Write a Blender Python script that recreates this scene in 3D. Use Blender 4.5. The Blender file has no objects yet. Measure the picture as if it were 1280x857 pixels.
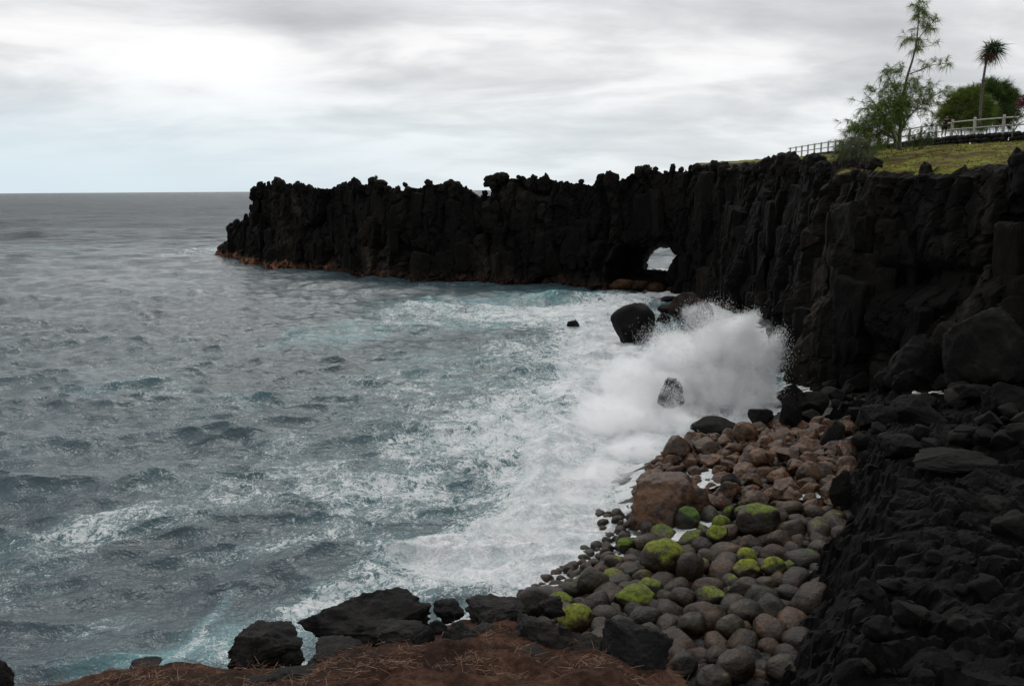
import bpy, bmesh, math, random
import numpy as np
from mathutils import Vector, Matrix

R = math.radians
random.seed(7)
rng = np.random.default_rng(11)
SC = bpy.context.scene
COL = SC.collection

# ------------------------------------------------------------------ camera
EYE = 12.0
F_PX = 1065.0            # focal length in photograph pixels (1280 wide)
PITCH = 10.18
ROLL = -0.38
cam_d = bpy.data.cameras.new("camera")
cam = bpy.data.objects.new("camera", cam_d)
COL.objects.link(cam)
cam_d.sensor_width = 36.0
cam_d.lens = 36.0 * F_PX / 1280.0
cam_d.clip_start = 0.1
cam_d.clip_end = 100000.0
CAM_M = Matrix.Rotation(R(90 - PITCH), 3, 'X') @ Matrix.Rotation(R(ROLL), 3, 'Z')
cam.matrix_world = Matrix.Translation((0, 0, EYE)) @ CAM_M.to_4x4()
SC.camera = cam

# ------------------------------------------------------------------ world: overcast sky
SUN_EL, SUN_AZ = 48.0, -14.0     # azimuth from +Y towards +X
world = bpy.data.worlds.new("World")
SC.world = world
world.use_nodes = True


class NT:
    """tiny node-tree helper"""
    def __init__(self, tree):
        self.t = tree
        tree.nodes.clear()

    def n(self, kind, ins=None, **props):
        nd = self.t.nodes.new(kind)
        for k, v in props.items():
            setattr(nd, k, v)
        for k, v in (ins or {}).items():
            self.put(nd.inputs[k], v)
        return nd

    def put(self, sock, v):
        if isinstance(v, bpy.types.NodeSocket):
            self.t.links.new(v, sock)
        elif isinstance(v, bpy.types.Node):
            self.t.links.new(v.outputs[0], sock)
        else:
            if hasattr(sock.default_value, '__len__') and not hasattr(v, '__len__'):
                v = [v] * len(sock.default_value)
            if hasattr(sock.default_value, '__len__') and len(sock.default_value) == 4 and len(v) == 3:
                v = (*v, 1.0)
            sock.default_value = v

    def m(self, op, a, b=0.0, c=None, clamp=False):
        nd = self.n('ShaderNodeMath', operation=op, use_clamp=clamp)
        self.put(nd.inputs[0], a)
        self.put(nd.inputs[1], b)
        if c is not None:
            self.put(nd.inputs[2], c)
        return nd.outputs[0]

    def v(self, op, a, b=(0, 0, 0)):
        nd = self.n('ShaderNodeVectorMath', operation=op)
        self.put(nd.inputs[0], a)
        if op == 'SCALE':
            self.put(nd.inputs['Scale'], b)
        else:
            self.put(nd.inputs[1], b)
        return nd.outputs['Value'] if op in ('LENGTH', 'DOT_PRODUCT', 'DISTANCE') else nd.outputs[0]

    def mix(self, fac, a, b, kind='RGBA', blend='MIX'):
        nd = self.n('ShaderNodeMix', data_type=kind, blend_type=blend)
        i = {'RGBA': (0, 6, 7), 'FLOAT': (0, 2, 3)}[kind]
        self.put(nd.inputs[i[0]], fac)
        self.put(nd.inputs[i[1]], a)
        self.put(nd.inputs[i[2]], b)
        return nd.outputs[2 if kind == 'RGBA' else 0]

    def ss(self, x, lo, hi, a=0.0, b=1.0):
        nd = self.n('ShaderNodeMapRange', interpolation_type='SMOOTHSTEP')
        for k, val in zip(range(5), (x, lo, hi, a, b)):
            self.put(nd.inputs[k], val)
        return nd.outputs[0]

    def noise(self, vec, scale, detail=4, rough=0.55, dist=0.0, kind='FBM', lac=2.0):
        nd = self.n('ShaderNodeTexNoise', noise_dimensions='3D', noise_type=kind)
        if kind in ('FBM', 'MULTIFRACTAL'):
            nd.normalize = True
        self.put(nd.inputs['Vector'], vec)
        for k, val in (('Scale', scale), ('Detail', detail), ('Roughness', rough), ('Distortion', dist), ('Lacunarity', lac)):
            self.put(nd.inputs[k], val)
        return nd.outputs[0]

    def ramp(self, fac, stops, interp='LINEAR'):
        nd = self.n('ShaderNodeValToRGB')
        cr = nd.color_ramp
        cr.interpolation = interp
        while len(cr.elements) < len(stops):
            cr.elements.new(0.5)
        for e, (p, c) in zip(cr.elements, stops):
            e.position = p
            e.color = (*c, 1.0) if hasattr(c, '__len__') else (c, c, c, 1.0)
        self.put(nd.inputs[0], fac)
        return nd.outputs[0]


def build_world():
    T = NT(world.node_tree)
    sky = T.n('ShaderNodeTexSky', sky_type='NISHITA', sun_disc=False)
    sky.sun_elevation = R(SUN_EL)
    sky.sun_rotation = R(SUN_AZ)
    sky.altitude = 10
    tc = T.n('ShaderNodeTexCoord')
    d = T.v('NORMALIZE', tc.outputs['Generated'])
    sep = T.n('ShaderNodeSeparateXYZ', {0: d})
    x, y, z = sep.outputs
    zz = T.m('MAXIMUM', z, 0.0)
    inv = T.m('DIVIDE', 1.0, T.m('ADD', zz, 0.20))
    cmb = T.n('ShaderNodeCombineXYZ', {0: T.m('MULTIPLY', x, inv), 1: T.m('MULTIPLY', y, inv), 2: 0.37})
    p = cmb.outputs[0]
    ps = T.v('MULTIPLY', p, (0.9, 1.1, 1.0))
    n1 = T.noise(ps, 0.85, 7, 0.52, 0.5)
    n2 = T.noise(T.v('ADD', T.v('MULTIPLY', p, (1.5, 2.4, 1)), (3.1, 7.7, 2.0)), 1.1, 6, 0.55, 0.4)
    nn = T.m('ADD', T.m('MULTIPLY', n1, 0.58), T.m('MULTIPLY', n2, 0.46))
    # thinner, brighter deck around the hidden sun
    s = T.v('DOT_PRODUCT', d, Vector((-0.10, 0.975, 0.185)).normalized())
    glow = T.ss(s, 0.86, 0.998)
    val = T.m('ADD', T.m('SUBTRACT', nn, 0.02), T.m('MULTIPLY', glow, 0.105))
    cl = T.ramp(val, [(0.36, (4.1, 4.15, 4.32)), (0.47, (5.4, 5.43, 5.56)), (0.55, (6.7, 6.68, 6.74)), (0.63, (8.5, 8.4, 8.4)), (0.72, (9.4, 9.3, 9.3))])
    # ramp colours above 1 are kept by scaling
    low = T.ss(z, 0.0, 0.15, 1.0, 0.0)
    lowl = T.m('MULTIPLY', low, T.ss(x, -0.55, 0.35, 1.0, 0.35))
    cl = T.mix(T.m('MULTIPLY', lowl, 1.0), cl, (5.9, 7.3, 8.2))
    cl = T.mix(T.m('MULTIPLY', low, 0.15), cl, (7.2, 7.2, 7.3))
    cl = T.v('SCALE', cl, T.ss(z, 0.24, 0.8, 1.0, 1.6))
    mixed = T.mix(0.94, sky, cl)
    # below the horizon the world is the sea's own dull grey
    mixed = T.mix(T.ss(z, -0.02, 0.0), (1.2, 1.4, 1.5), mixed)
    bg = T.n('ShaderNodeBackground', {'Color': mixed, 'Strength': 0.112})
    out = T.n('ShaderNodeOutputWorld', {0: bg})


build_world()

# ------------------------------------------------------------------ sun (veiled by cloud)
sd = bpy.data.lights.new("sun", 'SUN')
sd.energy = 1.0
sd.angle = R(25)
sd.color = (1.0, 0.965, 0.91)
sun = bpy.data.objects.new("sun", sd)
COL.objects.link(sun)
_sv = Vector((math.sin(R(SUN_AZ)) * math.cos(R(SUN_EL)), math.cos(R(SUN_AZ)) * math.cos(R(SUN_EL)), math.sin(R(SUN_EL))))
sun.rotation_euler = _sv.to_track_quat('Z', 'Y').to_euler()

SC.view_settings.view_transform = 'Standard'
SC.view_settings.look = 'None'
SC.view_settings.exposure = 0.0
SC.view_settings.gamma = 1.0
SC.render.engine = 'CYCLES'
SC.cycles.max_bounces = 24
SC.cycles.diffuse_bounces = 3
SC.cycles.volume_bounces = 20
SC.cycles.glossy_bounces = 3
SC.cycles.transmission_bounces = 4
SC.cycles.use_denoising = True

# ------------------------------------------------------------------ helpers
M3 = np.array(CAM_M)


def rays(px, py):
    px = np.asarray(px, float); py = np.asarray(py, float)
    d = np.stack([(px - 640) / F_PX, -(py - 428.5) / F_PX, -np.ones_like(px)], -1)
    return d @ M3.T


def at_z(px, py, z=0.0):
    d = rays(px, py)
    t = (z - EYE) / d[..., 2]
    return d * t[..., None] + np.array([0, 0, EYE])


def at_y(px, py, Y):
    """point on the pixel's sight line at ground distance Y along +Y"""
    d = rays(px, py)
    t = np.asarray(Y) / d[..., 1]
    return d * t[..., None] + np.array([0, 0, EYE])


def pix(P):
    q = (np.asarray(P) - np.array([0, 0, EYE])) @ M3
    return 640 + F_PX * q[..., 0] / -q[..., 2], 428.5 - F_PX * q[..., 1] / -q[..., 2]


_perm = np.random.default_rng(3).permutation(256)
_perm = np.concatenate([_perm, _perm, _perm]).astype(np.int64)
_g = np.random.default_rng(4).normal(size=(256, 3))
_g /= np.linalg.norm(_g, axis=1, keepdims=True)
_cellr = np.random.default_rng(5).random((256, 6))


def gnoise(P):
    """3D gradient noise, about -1..1"""
    P = np.asarray(P, float)
    i = np.floor(P).astype(np.int64)
    f = P - i
    i &= 255
    u = f * f * f * (f * (f * 6 - 15) + 10)
    res = 0
    for dx in (0, 1):
        wx = u[..., 0] if dx else 1 - u[..., 0]
        a = _perm[(i[..., 0] + dx) & 255]
        for dy in (0, 1):
            wy = u[..., 1] if dy else 1 - u[..., 1]
            b = _perm[a + ((i[..., 1] + dy) & 255)]
            for dz in (0, 1):
                wz = u[..., 2] if dz else 1 - u[..., 2]
                h = _perm[b + ((i[..., 2] + dz) & 255)]
                g = _g[h]
                dot = g[..., 0] * (f[..., 0] - dx) + g[..., 1] * (f[..., 1] - dy) + g[..., 2] * (f[..., 2] - dz)
                res = res + wx * wy * wz * dot
    return res * 1.6


def fbm(P, octv=4, lac=2.03, gain=0.5):
    P = np.asarray(P, float)
    a, s, tot = 1.0, 0, 0
    for k in range(octv):
        s = s + a * gnoise(P + 17.3 * k)
        tot += a
        P = P * lac
        a *= gain
    return s / tot


def worley(P, blocky=False):
    """F1, F2 and four randoms of the nearest cell"""
    P = np.asarray(P, float)
    i0 = np.floor(P).astype(np.int64)
    f1 = np.full(P.shape[:-1], 9.0); f2 = f1.copy()
    rnd = np.zeros(P.shape[:-1] + (6,)); ctr = np.zeros_like(P)
    for dx in (-1, 0, 1):
        for dy in (-1, 0, 1):
            for dz in (-1, 0, 1):
                c = i0 + np.array([dx, dy, dz])
                h = _perm[_perm[_perm[c[..., 0] & 255] + (c[..., 1] & 255)] + (c[..., 2] & 255)]
                q = c + _cellr[h][..., :3]
                e_ = np.abs(P - q)
                d = (e_ ** 5).sum(-1) ** .2 if blocky else np.sqrt((e_ * e_).sum(-1))
                near = d < f1
                f2 = np.where(near, f1, np.minimum(f2, d))
                f1 = np.where(near, d, f1)
                rnd[near] = _cellr[_perm[h]][near]
                ctr[near] = q[near]
    return f1, f2, rnd, ctr


def sstep(x, a, b):
    t = np.clip((x - a) / (b - a), 0, 1)
    return t * t * (3 - 2 * t)


def tag(o, label=None, cat=None, group=None, kind=None):
    if label: o['label'] = label
    if cat: o['category'] = cat
    if group: o['group'] = group
    if kind: o['kind'] = kind
    return o


def empty(name, loc=(0, 0, 0)):
    o = bpy.data.objects.new(name, None)
    COL.objects.link(o)
    o.location = loc
    o.empty_display_size = 0.2
    return o


def mesh_obj(name, V, Fs, mat, parent=None, smooth=True, attrs=None):
    """V n x 3; Fs an int array m x k (or list of such arrays)"""
    me = bpy.data.meshes.new(name)
    V = np.ascontiguousarray(V, dtype=np.float32)
    Fs = Fs if isinstance(Fs, list) else [Fs]
    Fs = [np.asarray(f, dtype=np.int32) for f in Fs if len(f)]
    loops = np.concatenate([f.ravel() for f in Fs])
    tot = np.concatenate([np.full(len(f), f.shape[1], np.int32) for f in Fs])
    start = np.concatenate([[0], np.cumsum(tot)[:-1]]).astype(np.int32)
    me.vertices.add(len(V)); me.vertices.foreach_set('co', V.ravel())
    me.loops.add(len(loops)); me.loops.foreach_set('vertex_index', loops)
    me.polygons.add(len(tot))
    me.polygons.foreach_set('loop_start', start)
    me.polygons.foreach_set('use_smooth', np.full(len(tot), smooth, bool))
    me.update(calc_edges=True)
    me.validate()
    for k, a in (attrs or {}).items():
        at = me.attributes.new(k, 'FLOAT', 'POINT')
        at.data.foreach_set('value', np.ascontiguousarray(a, dtype=np.float32).ravel())
    if mat: me.materials.append(mat)
    o = bpy.data.objects.new(name, me)
    COL.objects.link(o)
    if parent is not None: o.parent = parent
    return o


def grid_faces(nr, nc, wrap=False):
    a = np.arange(nr * nc).reshape(nr, nc)
    if wrap:
        a = np.concatenate([a, a[:1]], 0)
    return np.stack([a[:-1, :-1], a[:-1, 1:], a[1:, 1:], a[1:, :-1]], -1).reshape(-1, 4)


def resample(pts, step):
    pts = np.asarray(pts, float)
    s = np.concatenate([[0], np.cumsum(np.linalg.norm(np.diff(pts[:, :2], axis=0), axis=1))])
    n = max(2, int(s[-1] / step))
    u = np.linspace(0, s[-1], n)
    return np.stack([np.interp(u, s, pts[:, k]) for k in range(pts.shape[1])], 1), u


def seg_dist(XY, poly):
    """signed distance to an open polyline (positive on its right-hand side)"""
    XY = np.asarray(XY, float)
    best = np.full(XY.shape[:-1], 1e9); sg = np.ones_like(best)
    for a, b in zip(poly[:-1], poly[1:]):
        ab = b - a
        t = np.clip(((XY - a) @ ab) / (ab @ ab), 0, 1)
        dv = XY - (a + t[..., None] * ab)
        d = np.linalg.norm(dv, axis=-1)
        cr = ab[0] * (XY[..., 1] - a[1]) - ab[1] * (XY[..., 0] - a[0])
        near = d < best - 1e-9
        best = np.where(near, d, best)
        sg = np.where(near, np.where(cr < 0, 1, -1), sg)
    return best * sg


# ------------------------------------------------------------------ materials
def material(name):
    m = bpy.data.materials.new(name)
    m.use_nodes = True
    return m, NT(m.node_tree)


def finish(T, shader, vol=None):
    o = T.n('ShaderNodeOutputMaterial')
    if shader is not None: T.put(o.inputs['Surface'], shader)
    if vol is not None: T.put(o.inputs['Volume'], vol)


def rock_material(name, cols, scale=0.5, rough=0.75, bump=0.35, fine=6.0, moss=False, rust_z=None, stretch=(1, 1, 1), per_object=False, spec=0.35, turf=False):
    m, T = material(name)
    tc = T.n('ShaderNodeTexCoord')
    vec = tc.outputs['Object']
    oi = T.n('ShaderNodeObjectInfo')
    if per_object:
        vec = T.v('ADD', vec, T.v('SCALE', (37.0, 51.0, 23.0), oi.outputs['Random']))
    vs = T.v('MULTIPLY', vec, stretch)
    n1 = T.noise(vs, scale, 8, 0.62, 0.3)
    n2 = T.noise(vec, fine, 8, 0.65, 0.2)
    n3 = T.noise(T.v('ADD', vs, (9, 4, 7)), scale * 0.37, 4, 0.5)
    k = T.m('ADD', T.m('MULTIPLY', n1, 0.5), T.m('ADD', T.m('MULTIPLY', n2, 0.28), T.m('MULTIPLY', n3, 0.22)))
    col = T.ramp(k, [(0.30, cols[0]), (0.47, cols[1]), (0.56, cols[2]), (0.70, cols[3])])
    if per_object:
        at = T.n('ShaderNodeAttribute', attribute_type='OBJECT', attribute_name='tint')
        val = T.m('MULTIPLY_ADD', oi.outputs['Random'], 0.75, 0.6)
        col = T.mix(1.0, col, T.n('ShaderNodeCombineXYZ', {0: val, 1: val, 2: val}).outputs[0], blend='MULTIPLY')
        hue = T.m('FRACT', T.m('MULTIPLY', oi.outputs['Random'], 7.31))
        if moss:
            col = T.mix(1.0, col, T.ramp(hue, [(0.0, (1.12, .80, .50)), (0.35, (.95, .84, .58)), (0.7, (.80, .80, .48)), (1.0, (1.25, .72, .42))]), blend='MULTIPLY')
            col = T.mix(T.ss(T.noise(vec, 2.3, 6, .7, .5), .5, .62), col, T.v('SCALE', col, .28))
        col = T.mix(at.outputs['Fac'], col, T.mix(T.ss(T.m('ADD', T.m('MULTIPLY', n1, .5), T.m('MULTIPLY', n2, .5)), .40, .62), (0.011, 0.006, 0.004), (0.130, 0.056, 0.018)))
    geo = T.n('ShaderNodeNewGeometry')
    if rust_z:
        pz = T.n('ShaderNodeSeparateXYZ', {0: geo.outputs['Position']}).outputs[2]
        zz = T.m('ADD', pz, T.m('MULTIPLY', T.m('SUBTRACT', T.noise(vec, 0.5, 5, 0.6), 0.5), 3.0))
        rm = T.m('MULTIPLY', T.ss(zz, rust_z * 0.55, rust_z * 1.25, 1.0, 0.0), T.ss(n2, 0.38, 0.6))
        ra = T.n('ShaderNodeAttribute', attribute_name='rust')
        rm = T.m('MULTIPLY', rm, ra.outputs['Fac'])
        col = T.mix(rm, col, T.mix(n2, (0.04, 0.017, 0.010), (0.21, 0.105, 0.07)))
    if turf:
        to = T.n('ShaderNodeAttribute', attribute_name='tone').outputs['Fac']
        col = T.mix(1.0, col, T.ramp(T.m('MULTIPLY', to, .5), [(0.0, (.45, .45, .45)), (.35, (1.0, .97, .92)), (.7, (1.75, 1.58, 1.38)), (1.0, (2.7, 2.4, 2.05))]), blend='MULTIPLY')
        ta = T.n('ShaderNodeAttribute', attribute_name='turf')
        tf = T.ss(T.m('ADD', ta.outputs['Fac'], T.m('MULTIPLY', T.m('SUBTRACT', n2, 0.5), 0.8)), 0.35, 0.6)
        tcol = T.mix(T.ss(T.noise(vec, .55, 5, .6), 0.4, 0.6), (0.06, 0.036, 0.015), (0.125, 0.135, 0.018))
        col = T.mix(tf, col, tcol)
    rg = rough
    if moss:
        am = T.n('ShaderNodeAttribute', attribute_type='OBJECT', attribute_name='moss')
        ac = T.n('ShaderNodeAttribute', attribute_type='OBJECT', attribute_name='lime')
        nz = T.n('ShaderNodeSeparateXYZ', {0: geo.outputs['Normal']}).outputs[2]
        nm = T.noise(vec, 1.6, 6, 0.65, 0.6)
        f = T.m('ADD', T.m('MULTIPLY', nz, 0.42), T.m('MULTIPLY', nm, 1.25))
        f = T.m('ADD', f, T.m('MULTIPLY', am.outputs['Fac'], 1.0))
        f = T.m('MULTIPLY', T.ss(f, 1.30, 1.52), T.ss(n2, .30, .5, .35, 1.0))
        f = T.m('MULTIPLY', f, T.ss(am.outputs['Fac'], 0.01, 0.1))
        mc = T.mix(ac.outputs['Fac'], (0.040, 0.115, 0.006), (0.155, 0.175, 0.014))
        mc = T.mix(T.ss(n2, 0.35, 0.65), T.mix(0.72, mc, (0.03, 0.03, 0.012)), mc)
        col = T.mix(f, col, mc)
        rg = T.mix(f, rough, 0.92, 'FLOAT')
    b1 = T.n('ShaderNodeBump', {'Strength': bump, 'Distance': 0.25, 'Height': T.noise(vs, scale * 2.2, 9, 0.66, 0.2)})
    vor = T.n('ShaderNodeTexVoronoi', feature='F1')
    T.put(vor.inputs['Vector'], T.v('ADD', vec, T.v('SCALE', T.n('ShaderNodeTexNoise', {'Vector': vec, 'Scale': fine}).outputs['Color'], 0.3)))
    T.put(vor.inputs['Scale'], fine * 0.9)
    b2 = T.n('ShaderNodeBump', {'Strength': bump * 0.8, 'Distance': 0.06, 'Height': T.m('ADD', n2, T.m('MULTIPLY', vor.outputs['Distance'], 0.5)), 'Normal': b1.outputs[0]})
    p = T.n('ShaderNodeBsdfPrincipled', {'Base Color': col, 'Roughness': rg, 'Specular IOR Level': spec, 'Normal': b2.outputs[0]})
    finish(T, p)
    return m


M_CLIFF = rock_material("lava_cliff", [(0.0022, 0.0022, 0.0022), (0.0042, 0.0040, 0.0038), (0.0075, 0.0068, 0.006), (0.034, 0.030, 0.026)], 0.28, 0.9, 0.45, 2.2, rust_z=1.0, stretch=(1, 1, 0.32), spec=0.1, turf=True)
M_OUT = rock_material("lava_outcrop", [(0.0015, 0.0015, 0.0015), (0.0028, 0.0028, 0.0028), (0.0042, 0.0039, 0.0036), (0.020, 0.018, 0.016)], 0.8, 0.85, 0.6, 5.0, spec=0.13)
M_BLOCK = rock_material("dark_block", [(0.0016, 0.0016, 0.0015), (0.0038, 0.0036, 0.0032), (0.0078, 0.0072, 0.0062), (0.030, 0.028, 0.024)], 0.7, 0.85, 0.6, 3.0, per_object=True, spec=0.15)
M_BEACH = rock_material("beach_boulder", [(0.004, 0.0035, 0.003), (0.013, 0.0108, 0.0086), (0.029, 0.0235, 0.0175), (0.075, 0.060, 0.044)], 1.3, 0.46, 0.45, 7.0, moss=True, per_object=True, spec=0.32)
M_FORE = rock_material("scoria_block", [(0.003, 0.003, 0.003), (0.008, 0.0072, 0.0066), (0.017, 0.0145, 0.013), (0.05, 0.042, 0.036)], 1.6, 0.85, 0.6, 9.0, per_object=True, spec=0.25)
M_EARTH = rock_material("needle_earth", [(0.005, 0.0035, 0.003), (0.024, 0.0125, 0.0085), (0.062, 0.030, 0.019), (0.12, 0.064, 0.042)], 1.4, 0.95, 0.5, 14.0, spec=0.1)
M_GRAVEL = rock_material("beach_bed", [(0.004, 0.0037, 0.0034), (0.008, 0.007, 0.006), (0.015, 0.0125, 0.0105), (0.03, 0.025, 0.021)], 1.2, 0.6, 0.5, 6.0)


def simple_mat(name, c1, c2, scale=6.0, rough=0.8, spec=0.3, trans=0.0, bump=0.1, per_face=False):
    m, T = material(name)
    tc = T.n('ShaderNodeTexCoord')
    n = T.noise(tc.outputs['Object'], scale, 5, 0.6)
    if per_face:
        n = T.m('ADD', T.m('MULTIPLY', n, 0.5), T.m('MULTIPLY', T.n('ShaderNodeNewGeometry').outputs['Random Per Island'], 0.5))
    col = T.mix(T.ss(n, 0.3, 0.7), c1, c2)
    bmp = T.n('ShaderNodeBump', {'Strength': bump, 'Distance': 0.02, 'Height': n})
    p = T.n('ShaderNodeBsdfPrincipled', {'Base Color': col, 'Roughness': rough, 'Specular IOR Level': spec, 'Normal': bmp.outputs[0]})
    sh = p.outputs[0]
    if trans:
        t = T.n('ShaderNodeBsdfTranslucent', {'Color': col})
        sh = T.n('ShaderNodeMixShader', {0: trans, 1: sh, 2: t.outputs[0]}).outputs[0]
    finish(T, sh)
    return m


# ================================================================== THE SETTING
# ------------------------------------------------------------------ shoreline definition
WL = at_z(*np.array([(380, 900), (470, 840), (560, 790), (640, 752), (700, 725), (738, 698), (775, 668), (768, 625), (800, 578), (845, 552), (905, 540), (935, 515), (985, 492), (1000, 455), (965, 420), (905, 398)], float).T, 0.2)[:, :2]
OE = at_z(*np.array([(870, 960), (925, 880), (955, 800), (985, 735), (990, 690), (1022, 655), (1022, 620), (1042, 575), (1030, 505), (1075, 474)], float).T, 1.5)[:, :2]


def beach_z(XY):
    d = seg_dist(XY, WL)
    z = np.where(d > 0, 0.12 + 0.21 * d - 0.006 * d * d, 0.12 + 0.35 * d)
    return np.clip(z, -2.5, 2.6)


# ------------------------------------------------------------------ sea
def foam_blobs():
    # (px, py, half width px, half height px, foam, aeration)
    L = [
        (640, 384, 190, 11, .48, .74), (720, 394, 110, 20, .66, .75), (590, 402, 130, 13, .45, .7), (790, 371, 70, 7, .9, .6), (690, 371, 80, 8, -.6, 1.), (560, 376, 80, 6, -.2, .9),
        (760, 380, 50, 10, .6, .5), (430, 414, 80, 18, .12, .74), (520, 392, 70, 10, .3, .4),
        (620, 470, 190, 48, .36, .35), (700, 510, 120, 60, .5, .4), (775, 470, 70, 70, .75, .5), (640, 560, 150, 40, .42, .3), (560, 560, 160, 60, .25, .3), (610, 695, 120, 50, .85, .6), (690, 640, 90, 60, .85, .5), (800, 540, 60, 50, .8, .4), (760, 430, 70, 40, .6, .4),
        (650, 640, 130, 55, .42, .4), (735, 600, 70, 75, .85, .5), (570, 695, 130, 38, .75, .6), (470, 752, 110, 30, .75, .6), (330, 800, 100, 50, .45, .7), (300, 830, 90, 30, .2, .7),
        (630, 725, 90, 30, .9, .5), (700, 680, 80, 50, .8, .4), (835, 665, 60, 30, 1., .2), (700, 430, 100, 25, .4, .35),
        (140, 487, 70, 10, .36, .2), (215, 490, 28, 10, .45, .1), (300, 500, 60, 14, .3, .25), (345, 560, 60, 20, .38, .2), (390, 582, 60, 16, .42, .2),
        (60, 672, 90, 24, .36, .15), (160, 655, 100, 24, .36, .2), (245, 600, 70, 24, .32, .1), (300, 622, 90, 30, .34, .15), (400, 670, 100, 24, .38, .2),
        (330, 690, 110, 16, .36, .2), (140, 770, 45, 14, .36, .1), (70, 700, 60, 12, .3, .1), (215, 822, 100, 26, .2, .72), (255, 775, 14, 40, .45, .5),
        (250, 314, 38, 6, .55, .3), (300, 326, 40, 4, .4, .1), (560, 354, 120, 3, .3, .1), (500, 620, 120, 28, .3, .2), (520, 520, 120, 30, .25, .25),
        (470, 480, 90, 20, .25, .25), (430, 610, 90, 20, .28, .2),
        # a step beyond the frame
        (-120, 600, 120, 30, .3, .1), (-60, 760, 120, 30, .35, .1),
    ]
    out = []
    for px, py, hw, hh, fo, ae in L:
        c = at_z(px, py)[:2]
        e = at_z(px + hw, py)[:2]
        a = at_z(px, py - hh)[:2]; b = at_z(px, py + hh)[:2]
        ux = (e - c); rx = np.linalg.norm(ux); ux /= rx
        uy = (a - b); ry = np.linalg.norm(uy) / 2; uy /= np.linalg.norm(uy)
        out.append((c, ux, rx, uy, ry, fo, ae))
    return out


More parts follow.
